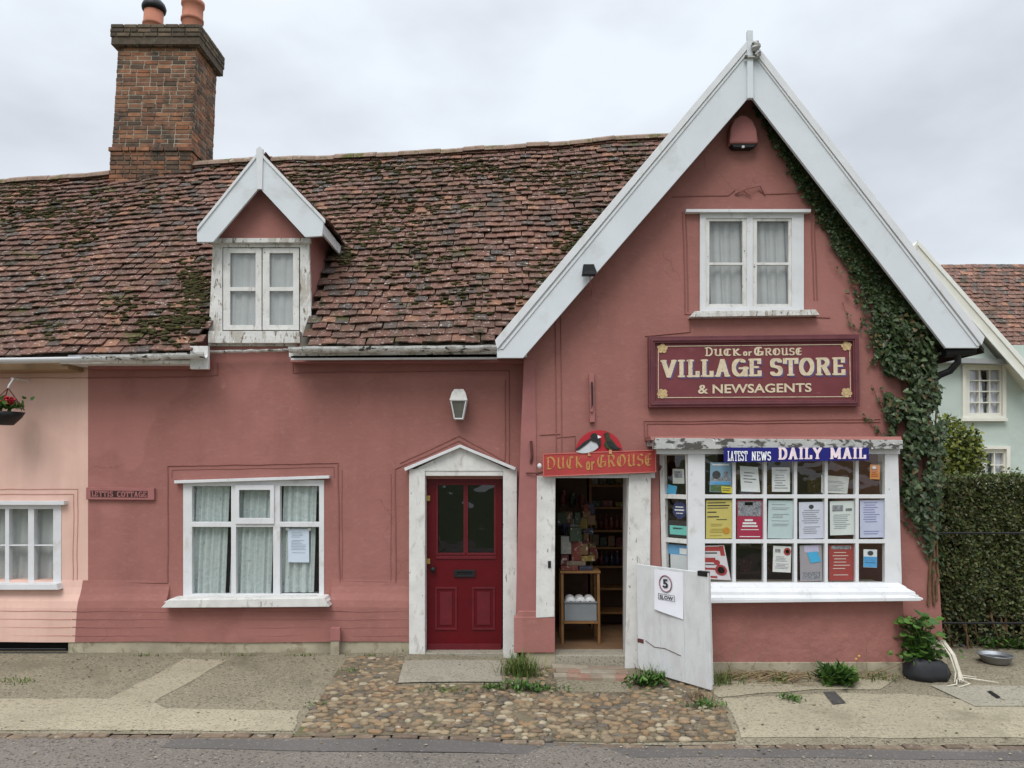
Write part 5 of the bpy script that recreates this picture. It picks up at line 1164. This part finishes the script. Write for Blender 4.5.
def packet(x, y, z, w, h, d, m, label, group=None, rz=0):
    a = Vector((cos(rz), sin(rz), 0)); b = Vector((-sin(rz), cos(rz), 0))
    q = MB(); c0_ = Vector((x, y, z+h/2)); q.obox(c0_, a*w/2, b*d/2, Vector((0, 0, h/2)))
    o = obj('packet', q, m, bevel=.006); tag(o, label, 'packet', group); return o
for zi, lab, kind in ((6, 'packet on the lit top shelf inside the doorway', 0), (5, 'packet lying on the second shelf inside the doorway', 1), (4, 'bottle in the row on the third shelf inside the doorway', 2), (3, 'packet on the fourth shelf inside the doorway', 0), (2, 'dark jar-shaped bottle on the fifth shelf inside the doorway', 2)):
    x = gx0+.08; grp = {6: 'packets on the top shelf', 5: 'packets on the second shelf', 4: 'bottles on the third shelf', 3: 'packets on the fourth shelf', 2: 'bottles on the fifth shelf'}[zi]
    while x < gx1+.35:
        z = zsh[zi]
        if kind == 2: bottle(x, 1.08, z, g.uniform(.15, .18), .028, g.choice(gm if zi == 4 else gm[4:6]), lab, grp); x += .068
        elif kind == 0: packet(x, 1.10, z, .085, g.uniform(.10, .17), .06, g.choice(gm), lab, grp, g.uniform(-.1, .1)); x += .1
        else: packet(x, 1.10, z, .14, g.uniform(.05, .09), .1, g.choice([gm[1], gm[2], gm[0]]), lab, grp, g.uniform(-.4, .4)); x += .16
# wooden stand with a grey crate of tins, goods heaped on top
sx0, sx1 = P(561, 600, .15).x, P(600, 600, .15).x; szt = P(580, 571, .15).z
st = thing('stand', 'low pine stand just inside the shop doorway', 'stand', ((sx0+sx1)/2, .3, IZ0))
for x in (sx0, sx1-.03):
    for y in (.15, .5): obj('leg', MB().box((x, y, IZ0), (x+.03, y+.03, szt-.026)), m_wood, st, bevel=.003)
zsf = P(580, 621, .15).z
obj('top', MB().box((sx0-.01, .14, szt-.025), (sx1+.01, .54, szt)), m_wood, st, bevel=.003); obj('shelf', MB().box((sx0+.031, .13, zsf-.025), (sx1-.031, .54, zsf)), m_wood, st)
bx = thing('crate', 'grey plastic crate on the lower shelf of the pine stand', 'crate', ((sx0+sx1)/2, .3, zsf))
q = MB(); a0, a1 = sx0+.04, sx1-.04; h_ = .20
for lo, hi in (((a0, .15, zsf+.003), (a1, .16, zsf+h_)), ((a0, .42, zsf+.003), (a1, .43, zsf+h_)), ((a0, .16, zsf+.003), (a0+.01, .42, zsf+h_)), ((a1-.01, .16, zsf+.003), (a1, .42, zsf+h_)), ((a0+.01, .16, zsf+.003), (a1-.01, .42, zsf+.012))): q.box(lo, hi)
obj('box', q, m_grey, bx); q = MB(); q.box((a0-.008, .135, zsf+h_+.001), (a1+.008, .152, zsf+h_+.014)); obj('rim', q, m_grey, bx)
for i, (fx, lab) in enumerate(((.2, 'left white paper roll in the grey crate'), (.5, 'middle white paper roll in the grey crate'), (.8, 'right white paper roll in the grey crate'))):
    cx = a0+(a1-a0)*fx; q = MB().lathe((cx, .16, zsf+h_-.0), [(.06, 0), (.062, .01), (.062, .18), (.06, .19)], 14, 'y'); o = obj('paper_roll', q, m_wplast, smooth_=True); tag(o, lab, 'roll'); obj('core', MB().lathe((cx, .155, zsf+h_), [(.02, 0), (.02, .01)], 10, 'y'), m_ink, o)
labs = ['flat red packet at the bottom of the heap', 'blue packet in the heap on the stand', 'buff packet in the heap on the stand', 'crimson packet near the doorway jamb', 'yellow packet on the heap', 'tall red packet leaning on the heap', 'white packet leaning at the left of the heap', 'topmost orange packet of the heap', 'topmost green packet of the heap']
pk_ = [(.10, 0, .2, .05, 0), (.28, 0, .16, .045, 5), (.18, .05, .22, .05, 3), (.05, .05, .09, .12, 4), (.3, .1, .16, .06, 1), (.2, .1, .12, .22, 0), (.06, .18, .12, .2, 7), (.26, .17, .14, .12, 6), (.16, .32, .14, .16, 2)]
for (dx, dz, w, h, k), lab in zip(pk_, labs): packet(sx0+dx, .26+g.uniform(-.02, .02), szt+.002+dz, w, h, .14, gm[k], lab, None, g.uniform(-.3, .3))
for _ in range(26):
    packet(sx0+g.uniform(.02, .42), .34+g.uniform(.08, .16), szt+g.uniform(.0, .62), g.uniform(.06, .14), g.uniform(.05, .16), .07, g.choice(gm), 'dim packet at the back of the cluttered heap on the stand', 'packets at the back of the heap', g.uniform(-.6, .6))
ck = [(567, 500, .9), (575, 488, 1.0), (568, 520, .85), (580, 512, 1.1)]
rk = thing('display_rack', 'dark rack of bagged goods at the left inside the doorway', 'rack', (P(572, 600, .8).x, .85, IZ0))
obj('upright', MB().box((P(560, 600, .95).x, .95, IZ0), (P(588, 600, .95).x, 1.0, 2.1)), m_wood2, rk)
for i, (y, lab) in enumerate(((498, 'red bag'), (520, 'pale bag'), (541, 'brown bag'))):
    for k, px_ in enumerate((564, 573, 582)):
        q = MB().blob(P(px_, y+k*2, .85), .062, .022, .10, i*3+k, 4, 8, .1, .78); o = obj('snack_bag', q, gm[(i*3+k*2) % 8], smooth_=True); tag(o, '%s hanging %s on the dark rack inside the doorway' % ((lab+' at the '+('top', 'middle', 'bottom')[i]), ('left', 'centre', 'right')[k]), 'bag')
# dim shelves behind the bay
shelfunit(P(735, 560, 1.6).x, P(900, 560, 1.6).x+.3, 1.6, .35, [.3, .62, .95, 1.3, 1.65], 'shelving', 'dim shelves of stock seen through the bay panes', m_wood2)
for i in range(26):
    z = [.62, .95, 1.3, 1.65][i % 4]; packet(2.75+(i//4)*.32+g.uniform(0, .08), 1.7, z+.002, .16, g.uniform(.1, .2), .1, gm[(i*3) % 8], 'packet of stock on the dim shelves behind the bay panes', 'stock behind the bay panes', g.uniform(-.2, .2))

# ------------------------------------------------------------------ ivy
def smooth_leaf(mb, p, n, L, ang, g):
    """five-pointed ivy leaf lying roughly across normal n"""
    n = n.normalized(); a = n.cross(Vector((0, 0, 1)))
    if a.length < .05: a = Vector((1, 0, 0))
    a.normalize(); b = a.cross(n); 
    down = -(b if b.z > 0 else -b); d = down*cos(ang)+a*sin(ang); s = d.cross(n)
    pts = [(0, 0), (-.16, .42), (.18, .52), (.30, .36), (.5, .34), (1, 0), (.5, -.34), (.30, -.36), (.18, -.52), (-.16, -.42)]
    mb.raw([p+d*u_*L+s*w*L+n*(.10*L*(1-abs(w)*2.2)) for u_, w in pts], [(0, 1, 2, 3), (0, 3, 4, 5), (0, 5, 6, 7), (0, 7, 8, 9)])
ivy = thing('ivy', 'dark green ivy climbing the right edge of the gable under the bargeboard', 'ivy', (XSR-.2, SY, G(XSR, SY)))
poly_ = [(755, 103), (764, 104), (820, 178), (874, 250), (928, 322), (940, 352), (938, 380), (942, 420), (939, 500), (938, 556), (929, 552), (921, 530), (908, 512), (903, 500), (906, 470), (902, 440), (893, 436), (886, 400), (884, 360), (868, 345), (862, 318), (848, 292), (840, 262), (832, 235), (817, 210), (796, 176), (774, 138)]
dens = [(x, y) for x, y in poly_]
mb = MB(); g = random.Random(21); cnt = 0
while cnt < 17000:
    px_, py_ = g.uniform(750, 948), g.uniform(100, 560)
    w_ = g.random()
    if w_ < .45: px_ = g.uniform(875, 948); py_ = g.uniform(300, 560)
    elif w_ < .8: py_ = g.uniform(100, 330); px_ = 757+(py_-103)*.765-g.uniform(-6, 34)
    inside = inpoly(px_+g.gauss(0, 2.5), py_+g.gauss(0, 3), dens)
    if not inside: continue
    if py_ > 440 and g.random() < .25+.45*smooth((py_-440)/90): continue
    if noise.noise((px_*.045, py_*.03, 4)) > .28 and py_ > 330: continue
    thick = .03+.11*smooth((px_-860)/60)*smooth((py_-260)/80)*smooth((560-py_)/90)
    q = P(px_, py_, SY-.03-abs(g.gauss(0, thick*.6)))
    if q.z > gabz(q.x)-.12 and q.y < SY-.01: q.y = SY-.02-.03*g.random()
    if px_ > 936 and py_ < 385: continue
    n = Vector((g.gauss(0, .45), -1, g.gauss(.35, .4))); L = g.uniform(.022, .056)*(1.1 if py_ > 300 else .85)
    smooth_leaf(mb, q, n, L, g.gauss(0, .6), g); cnt += 1
# wraps the corner on the right side wall
for _ in range(800):
    y = SY+abs(g.gauss(0, .5)); z = g.uniform(.9, min(3.7, gw(XSR)-.1)); q = Vector((XSR+.02+abs(g.gauss(0, .05)), y, z))
    if z > 2.75: continue
    smooth_leaf(mb, q, Vector((1, g.gauss(-.4, .5), g.gauss(.3, .3))), g.uniform(.04, .07), g.gauss(0, .6), g)
obj('foliage', mb, m_leafivy, ivy)
# outlying tendrils
mb = MB(); ms = MB()
def tendril(pts, nleaf, L=.035, r_=.005):
    W_ = [P(x, y, SY-.012) for x, y in pts]; sm = []
    for a, b in zip(W_, W_[1:]):
        for k in range(5): q = a.lerp(b, k/5); sm.append(q+Vector((g.gauss(0, .006), -abs(g.gauss(0, .003)), g.gauss(0, .006))))
    ms.tube(sm, [r_*(1-.7*i/len(sm)) for i in range(len(sm))], 5)
    for _ in range(nleaf): smooth_leaf(mb, g.choice(sm)+Vector((g.gauss(0, .02), -.02, g.gauss(0, .02))), Vector((g.gauss(0, .4), -1, g.gauss(.2, .4))), L*g.uniform(.6, 1.2), g.gauss(0, .8), g)
tendril([(866, 318), (858, 330), (850, 324), (846, 312), (840, 300)], 14)
tendril([(895, 452), (884, 436), (872, 426), (862, 412)], 26); tendril([(890, 420), (878, 402), (870, 380)], 12, .03)
tendril([(900, 520), (912, 530), (922, 545), (930, 556)], 20); tendril([(905, 480), (906, 500), (914, 520)], 30, .045); tendril([(925, 556), (931, 572), (936, 584)], 4); tendril([(880, 350), (872, 360), (866, 372)], 10)
tendril([(858, 300), (852, 280), (846, 270)], 10); tendril([(897, 400), (884, 394), (878, 386)], 10)
obj('foliage', mb, m_leafivy, ivy)
for pts in ([(934, 605), (933, 570), (936, 520), (932, 460), (938, 400), (925, 350)], [(928, 605), (930, 560), (922, 520), (925, 470), (918, 400), (900, 350)], [(936, 600), (938, 560), (934, 480), (936, 420)], [(915, 400), (890, 330), (850, 260), (790, 170)], [(905, 470), (910, 420), (895, 360), (860, 290)]):
    tendril(pts, 0, r_=.016)
obj('stem', ms, m_stem, ivy)

# ------------------------------------------------------------------ hedge, shrub, railing
def leafcloud(mb, g, pts_fn, n, L, w, outn):
    for _ in range(n):
        p, nn_ = pts_fn(g); d = (rv(g)+nn_*.5).normalized(); leafmesh(mb, p, d, (nn_+rv(g)*.7), L*g.uniform(.7, 1.25), w)
HY = .45
hx0, hx1 = XSR+.03, 10.5; hz = P(980, 478, HY).z
hed = thing('hedge', 'tall clipped dark green hedge to the right of the shop', 'hedge', ((hx0+hx1)/2, HY+.8, -.1))
obj('dark_core', MB().box((hx0+.1, HY+.14, -.1), (hx1, HY+2.1, hz-.13)), mat('hedge_inside', (.012, .013, .008), 1, .3, 8, 0), hed)  # near-black box core, its colour stands for the shade inside the hedge
mb = MB(); g = random.Random(31)
def hfront(g):
    x = g.uniform(hx0, hx1) if g.random() < .3 else g.uniform(hx0, 6.3); z = -.05+(hz+.05)*g.random()**.85
    if z < .25 and g.random() < .6: z = g.uniform(.25, hz)
    y = HY+noise.noise((x*1.8, 0, z*1.8))*.22+noise.noise((x*6, 0, z*6))*.06+abs(g.gauss(0, .06)); return Vector((x, y, z)), Vector((0, -1, .25))
def htop(g):
    x = g.uniform(hx0, hx1) if g.random() < .3 else g.uniform(hx0, 6.3); y = HY+g.uniform(0, 2.1); return Vector((x, y, hz+noise.noise((x*1.2, y, 3))*.08+(g.uniform(0, .09) if g.random() < .12 else 0)-abs(g.gauss(0, .03)))), Vector((0, -.2, 1))
leafcloud(mb, g, hfront, 23000, .048, .028, None); obj('foliage', mb, m_leafhedge, hed)
mb = MB(); leafcloud(mb, g, htop, 6500, .045, .026, None); obj('top_growth', mb, m_leafyel if False else mat('trimmed_shoot', (.02, .04, .015), .5, .2, 30, 0, island=[(.08, .11, .02, 1), (.11, .14, .03, 1), (.05, .07, .016, 1), (.13, .14, .05, 1)], translucent=.2), hed)
ms = MB()
for _ in range(60):
    x = g.uniform(hx0, 7); ms.tube([(x, HY+g.uniform(0, .1), -.1), (x+g.gauss(0, .06), HY+.05, .25), (x+g.gauss(0, .12), HY+.12, .6)], [.012, .008, .004], 5)
obj('stem', ms, m_stem, hed)
sh = thing('shrub', 'yellow-green bushy shrub between the ivy and the pale green house', 'shrub', P(948, 470, 3.2)); sh.location.z = -.1; WORLD[sh.name] = Matrix.Translation(sh.location)
mb = MB(); cS = P(949, 455, 3.2)
def shr(g):
    d = rv(g); d.z *= 1.15; r_ = .50*(1+.3*noise.noise(d*2.2)); k = g.random()**.4; return cS+Vector((d.x*r_*k*.95, d.y*r_*k, d.z*r_*k)), d
leafcloud(mb, g, shr, 4800, .07, .045, None); obj('foliage', mb, m_leafyel, sh)
ms = MB(); ms.tube([(cS.x, 3.2, -.1), (cS.x+.05, 3.2, 1.2), (cS.x, 3.2, cS.z)], [.05, .04, .02], 7)
for _ in range(8): ms.tube([(cS.x+.02, 3.2, 1.3), cS+rv(g)*.3], [.02, .006], 5)
obj('stem', ms, m_stem, sh)
rl = thing('railing', 'thin black iron railing along the foot of the hedge', 'railing', (7, HY-.12, -.1))
for z in (P(980, 533, HY-.12).z, P(980, 623, HY-.12).z): obj('rail', MB().tube([(hx0+.05, HY-.12, z), (hx1, HY-.12, z)], .012, 6), m_black, rl)
for i in range(4): obj('post', MB().tube([(hx0+.2+i*1.8, HY-.12, -.12), (hx0+.2+i*1.8, HY-.12, 1.35)], .014, 6), m_black, rl)

# ------------------------------------------------------------------ pale green house behind
NY = 9.0
nh = thing('house', 'pale green rendered house with cream sash windows behind the hedge', 'house', (12, NY+3, -.3))
nx0 = P(905, 480, NY).x; nx1 = nx0+9
ev = P(960, 352, NY).z
mb = MB(); plate(mb, [(905, 345), (1320, 345), (1320, 560), (905, 560)], [rc(966, 366, 1003, 416), rc(972, 449, 1007, 480)], NY, .25); mb.box((nx0, NY+.25, -.5), (nx0+.2, NY+6, ev)); mb.box((nx0+.2, NY+3.0, -.5), (nx0+8, NY+3.2, ev))
obj('wall', mb, m_greenwall, nh)
# gable jetty over the wall; right barge visible
gA = P(918, 243, NY-.5); gR = P(1040, 386, NY-.5); gL = Vector((2*gA.x-gR.x, NY-.5, gR.z))
mb = MB(); zj = P(960, 362, NY-.3).z
sl_ = (gR.z-gA.z)/(gR.x-gA.x); xj = gA.x+(zj-gA.z)/sl_
mb.prism([Vector((2*gA.x-xj, NY-.22, zj)), Vector((xj-.25, NY-.22, zj)), Vector((gA.x, NY-.22, gA.z-.3))], (0, .3, 0)); obj('gable', mb, m_greenwall, nh)
mb = MB(); mb.ppoly([(935, 357), (1003, 359), (1008, 364), (935, 362)], NY-.32, .3); obj('jetty_board', mb, mat('grey_lead_strip', (.3, .31, .31), .7, .1, 5, .1), nh)
b_ = MB(); b_.ppoly([(918, 240), (1052, 392), (1036, 392), (918, 259)], NY-.55, .05); obj('bargeboard', b_, m_cream, nh)
b_ = MB(); b_.ppoly([(918, 240), (1058, 397), (1054, 400), (918, 245)], NY-.58, .03); b_.ppoly([(918, 256), (1038, 391), (1035, 392), (918, 259)], NY-.57, .02); obj('verge_trim', b_, mat('pale_verge', (.72, .72, .66), .6, .05, 4, .1), nh)
mb = MB(); mb.prism([gA+Vector((0, 0, .05)), gR+Vector((0, 0, .05)), gR+Vector((0, 0, -.1)), gA+Vector((0, 0, -.1))], (0, 6, 0)); mb.prism([gA+Vector((0, 0, .05)), gL+Vector((0, 0, .05)), gL+Vector((0, 0, -.1)), gA+Vector((0, 0, -.1))], (0, 6, 0))
obj('gable_roof', mb, m_cream, nh)
rE, rR_ = P(1000, 395, NY+.3), P(1000, 265, NY+3.6)
def nroof(a, v): return Vector((a, rE.y+(rR_.y-rE.y)*v, rE.z+(rR_.z-rE.z)*v))
mb = MB(); dk = MB(); tiles(mb, nroof, gA.x, gA.x+10, .17, 30, None, seed=41, deck=dk); nr = obj('roof', mb, m_tile2, nh); obj('roof_deck', dk, m_int, nr)
for (x0, y0, x1, y1, cols_, rows_) in ((966, 366, 1003, 416, 3, 4), (972, 449, 1007, 480, 3, 2)):
    gw_ = (x1-x0-6)/cols_; gh = (y1-y0-6)/rows_
    o = obj('window', plate(MB(), rc(x0-1, y0-1, x1+1, y1+1), [rc(x0+3.2+i*gw_+.5, y0+3.5+j*gh+.5, x0+3.2+(i+1)*gw_-.6, y0+3.5+(j+1)*gh-.6) for i in range(cols_) for j in range(rows_)], NY+.02, .1), m_cream, nh)
    obj('architrave', plate(MB(), rc(x0-3, y0-3, x1+3.5, y1+3), [rc(x0, y0, x1, y1)], NY-.06, .08).pbox(x0-4, y1+2, x1+5, y1+5, NY-.12, .14), m_cream, o)
    obj('pane', MB().pquad(x0, y0, x1, y1, NY+.1), m_glass, o)
    q = P(x0, y1, NY+.16); q2 = P(x1, y0, NY+.16); vs = []
    for i in range(31):
        t = i/30; x = q.x+(q2.x-q.x)*t; y = NY+.16+.03*sin(t*28); vs += [(x, y, q.z), (x, y, q2.z)]
    o = obj('net_curtain', MB().raw(vs, [(2*i, 2*i+2, 2*i+3, 2*i+1) for i in range(30) if not 12 < i < 17]), mat('white_net_far', (.75, .75, .82), .9, .1, 8, 0)); tag(o, 'white net curtain in the %s window of the pale green house' % ('upper' if rows_ == 4 else 'lower'), 'curtain')

# ------------------------------------------------------------------ ground clutter on the right
pl = thing('planter_bag', 'squat black plastic bag planter with broad green leaves at the shop corner', 'planter', GP(929, 682))
c = GP(930, 681); 
mb = MB(); n_ = 18; vs = []; prof = [(.95, 0), (1.05, .06), (1.0, .14), (.92, .2), (.8, .205), (.75, .15)]
for i, (r_, h) in enumerate(prof):
    for k in range(n_):
        a = 2*pi*k/n_; rr = r_*(1+.22*noise.noise((cos(a)*1.9, sin(a)*1.9, h*7))); vs.append(c+Vector((.225*rr*cos(a)+.02, .14*rr*sin(a)+.08, h*.85*(1+.22*cos(a+2.4)+.3*noise.noise((cos(a)*2, sin(a)*2, 3))))))
mb.raw(vs, [(i*n_+k, i*n_+(k+1) % n_, (i+1)*n_+(k+1) % n_, (i+1)*n_+k) for i in range(len(prof)-1) for k in range(n_)]+[tuple(reversed(range(n_)))]); obj('bag', mb, m_blackbag, pl, smooth_=True)
obj('soil', MB().blob(c+Vector((0, .08, .15)), .19, .11, .05, 2, 12, 6, .15), m_soil, pl)
mb = MB(); ms = MB(); g = random.Random(8)
for _ in range(170):
    a = g.uniform(0, 2*pi); top_ = c+Vector((-.05+max(-.17, min(.17, g.gauss(0, .09))), .08+g.gauss(0, .08), .34+g.uniform(-.14, .26))); base = c+Vector((g.gauss(0, .06), .08+g.gauss(0, .03), .16))
    ms.tube([base, base.lerp(top_, .6)+Vector((0, 0, .05)), top_], .004, 4)
    d = (top_-base); d.z *= .1; d = d.normalized()+rv(g)*.3+Vector((0, -.3, -.25))
    s_ = g.uniform(.07, .115); leafmesh(mb, top_, d, Vector((0, -.3, 1))+rv(g)*.3, s_, s_*.85, .25)
for _ in range(120): leafmesh(mb, c+Vector((g.gauss(0, .13), .06+g.gauss(0, .06), .2+g.uniform(0, .08))), rv(g), rv(g), .05, .035)
obj('foliage', mb, m_leafgrn, pl); obj('stem', ms, m_leafgrn, pl)
ps = thing('dried_stems', 'bundle of bleached dry plant stems drooping over the black bag planter', 'stems', GP(958, 682)); mb = MB()
for i in range(8):
    o_ = g.uniform(-.03, .03); mb.tube([c+Vector((.05+o_, .12, .34)), c+Vector((.16+o_, .02, .38)), c+Vector((.22+o_, -.03, .26)), c+Vector((.25+o_, -.06, .10)), c+Vector((.24+o_*2, -.09, .012))], [.003, .007, .009, .007, .003], 5)
obj('stem', mb, m_pale, ps); mb = MB()
for pts in ([(.25, -.05, .05), (.4, -.02, .03), (.62, -.10, .012)], [(.24, -.06, .04), (.30, -.16, .02), (.14, -.24, .01)], [(.26, -.04, .06), (.36, .05, .04), (.5, .06, .02)], [(.22, -.08, .03), (.16, -.18, .02), (.05, -.2, .01)]):
    mb.tube([c+Vector(p) for p in pts], [.008, .006, .003], 5)
obj('stem', mb, m_pale, ps)
bo = thing('bowl', 'shallow galvanised metal bowl on the paving below the hedge', 'bowl', GP(996, 664)); c = GP(996, 663)
mb = MB().lathe(c, [(.10, 0), (.13, .015), (.165, .085), (.175, .09), (.172, .095), (.158, .088), (.12, .02), (.02, .015)], 24); obj('dish', mb, m_steel, bo, smooth_=True)
obj('water', MB().lathe(c, [(.14, .055), (.14, .058)], 20), m_glassd, bo)
sk = obj('fallen_stick', MB().tube([GP(947, 640)+Vector((0, .3, .10)), GP(962, 648)+Vector((0, .2, .03)), GP(975, 652)+Vector((0, .2, .02))], [.02, .018, .012], 6), m_steel); tag(sk, 'grey stick lying between the planter and the metal bowl', 'stick')
def weed(px_, py_, label, kind='grass', n=60, h=.16, spread=.09, name='weed', depth=.05, mat_=None):
    c = GP(px_, py_); g = random.Random(int(px_*7+py_)); t = thing(name, label, 'weed', c); mb = MB()
    for _ in range(n):
        b = c+Vector((g.gauss(0, spread), g.gauss(0, depth), .0)); b.z = G(b.x, b.y); b.y = min(b.y, c.y+.08)
        if kind == 'grass':
            a = g.uniform(0, 2*pi); L = h*g.uniform(.5, 1.2); lean = g.uniform(.1, .7); w = g.uniform(.003, .006); d = Vector((cos(a)*lean, sin(a)*lean-.1, 1)).normalized(); s_ = Vector((-sin(a), cos(a), 0))*w
            m1 = b+d*L*.55; e_ = b+d*L+Vector((cos(a), sin(a), -.6))*L*lean*.45
            mb.raw([b-s_, b+s_, m1+s_*.8, m1-s_*.8, e_], [(0, 1, 2, 3), (3, 2, 4)])
        else:
            d = rv(g); d.z = abs(d.z)*.8+.15; leafmesh(mb, b+Vector((0, 0, g.uniform(0, h*.5))), d, Vector((0, 0, 1))+rv(g)*.4, h*g.uniform(.35, .7), h*g.uniform(.15, .28), .2)
    obj('blades' if kind == 'grass' else 'foliage', mb, mat_ or (m_grass if kind == 'grass' else m_leafgrn), t); return t
weed(520, 676, 'tall tuft of grass between the maroon door and the shop step', 'grass', 260, .26, .09)
weed(522, 690, 'low spreading grass in front of the tall tuft', 'leaf', 200, .10, .12)
weed(490, 690, 'small weed on the edge of the concrete slab by the maroon door', 'leaf', 90, .07, .07)
weed(545, 690, 'thin strip of weeds before the brick threshold', 'leaf', 130, .06, .14)
weed(648, 686, 'leafy weed at the hinge foot of the white half door', 'leaf', 170, .15, .09)
weed(655, 678, 'upright grass against the white half door', 'grass', 90, .16, .07)
weed(705, 708, 'low green weed on the cobbles before the half door', 'leaf', 110, .09, .08)
weed(790, 700, 'small clover weed beside the dark drain grate', 'leaf', 110, .07, .05)
weed(836, 684, 'bushy long-leaved green weed against the bay plinth', 'leaf', 300, .22, .075)
weed(720, 684, 'straggly grass at the foot of the bay wall near the half door', 'grass', 110, .16, .10)
weed(700, 700, 'dry tuft just behind the tip of the half door', 'grass', 60, .12, .05, mat_=m_dry)
weed(445, 692, 'thin sprouting grass at the edge of the door slab', 'leaf', 70, .06, .12)
weed(12, 682, 'sparse grass in a crack of the pavement at the far left', 'grass', 60, .05, .12)
weed(780, 682, 'wisp of grass at the middle of the bay plinth', 'grass', 50, .12, .08)
weed(880, 680, 'weeds by the plinth left of the planter', 'grass', 60, .10, .1)
weed(1010, 648, 'broad-leaved seedlings under the hedge beside the bowl', 'leaf', 160, .16, .16)
weed(965, 640, 'ivy-like growth at the hedge foot behind the stick', 'leaf', 130, .14, .12, mat_=m_leafhedge)
weed(1048, 650, 'wide leafy growth beneath the hedge at the right', 'leaf', 200, .16, .2)
# dead twigs heaped along the bay plinth
mb = MB(); g = random.Random(17)
for _ in range(170):
    x = g.uniform(P(708, 690, -.8).x, P(895, 690, -.8).x); 
    if g.random() < .6: x = g.uniform(P(715, 690, -.8).x, P(800, 690, -.8).x)
    b = Vector((x, BY-.05-abs(g.gauss(0, .10)), 0)); b.z = G(b.x, b.y)+g.uniform(.01, .05); a = g.uniform(-.6, .6); L = g.uniform(.06, .28)
    mb.tube([b, b+Vector((cos(a)*L*.5, sin(a)*L*.3, g.uniform(0, .05))), b+Vector((cos(a)*L, sin(a)*L*.5, g.uniform(-.01, .04)))], [.005, .004, .002], 4)
tw = struct('dead_twigs', mb, m_dry, kind='stuff')
# thin standing dry stalks
def stalk(pts, label, r_=.004, fl_=None):
    o = obj('dry_stalk', MB().tube([P(x, y, BY-.07) for x, y in pts], [r_*(1-.6*i/len(pts)) for i in range(len(pts))], 5), m_dry); tag(o, label, 'stalk')
    for f_ in fl_ or []: obj('flower', MB().blob(P(f_[0], f_[1], BY-.08), .014, .014, .012, 2, 6, 4, .2), mat('orange_bloom', (.6, .35, .1), .6, .1, 8, 0) if 'orange_bloom' not in MATS else MATS['orange_bloom'], o)
stalk([(725, 682), (732, 660), (742, 640), (750, 620)], 'thin arching dry stalk nearest the half door')
stalk([(735, 684), (728, 664), (718, 652), (708, 645)], 'dry stalk bending left over the half door edge')
stalk([(745, 684), (752, 668), (760, 655), (772, 650)], 'dry stalk bending right below the bay sill')
stalk([(868, 680), (866, 660), (867, 645), (869, 638)], 'upright dark stalk near the right end of the bay wall')
stalk([(858, 682), (857, 668), (857, 660)], 'short stalk with orange flower heads by the bay wall', .004, [(856, 659), (859, 656)])
stalk([(872, 674), (890, 668), (904, 662), (912, 654)], 'brown stem trailing from the planter along the plinth', .007)
stalk([(818, 668), (812, 655), (808, 640)], 'faint dry stalk above the bushy green weed', .003)
dr_ = obj('drain_cover', sheet([tuple(GP(*p)[:2]) for p in ((823, 693), (835, 692.5), (846, 704), (833, 705.5))], .012, .1), mat('cast_iron', (.06, .055, .05), .9, .3, 20, .5, patches=[((.14, .12, .09), 20, .58, .1, None, 2)])); dr_.location.z = .0; tag(dr_, 'small dark drain cover set in the pale concrete', 'drain cover')
dr_ = obj('stopcock_cover', sheet([tuple(GP(*p)[:2]) for p in ((987, 693), (991, 692.5), (1001, 699), (997, 700))], .018, .1), m_black); tag(dr_, 'tiny dark stopcock slot in the grey slab on the right', 'drain cover')
for i_, (x_, lab_) in enumerate(((150, 'thin grass against the plinth left of the wide cottage window'), (238, 'thin grass against the plinth below the wide cottage window'), (300, 'thin grass against the plinth left of the vent stub'), (372, 'thin grass against the plinth left of the maroon door'))):
    weed(x_, 656, lab_, 'grass', 26, .045, .10, depth=.01)
weed(352, 672, 'mossy weed along the upper left edge of the cobbles', 'leaf', 60, .045, .07)
weed(318, 706, 'mossy weed along the lower left edge of the cobbles', 'leaf', 60, .04, .06)
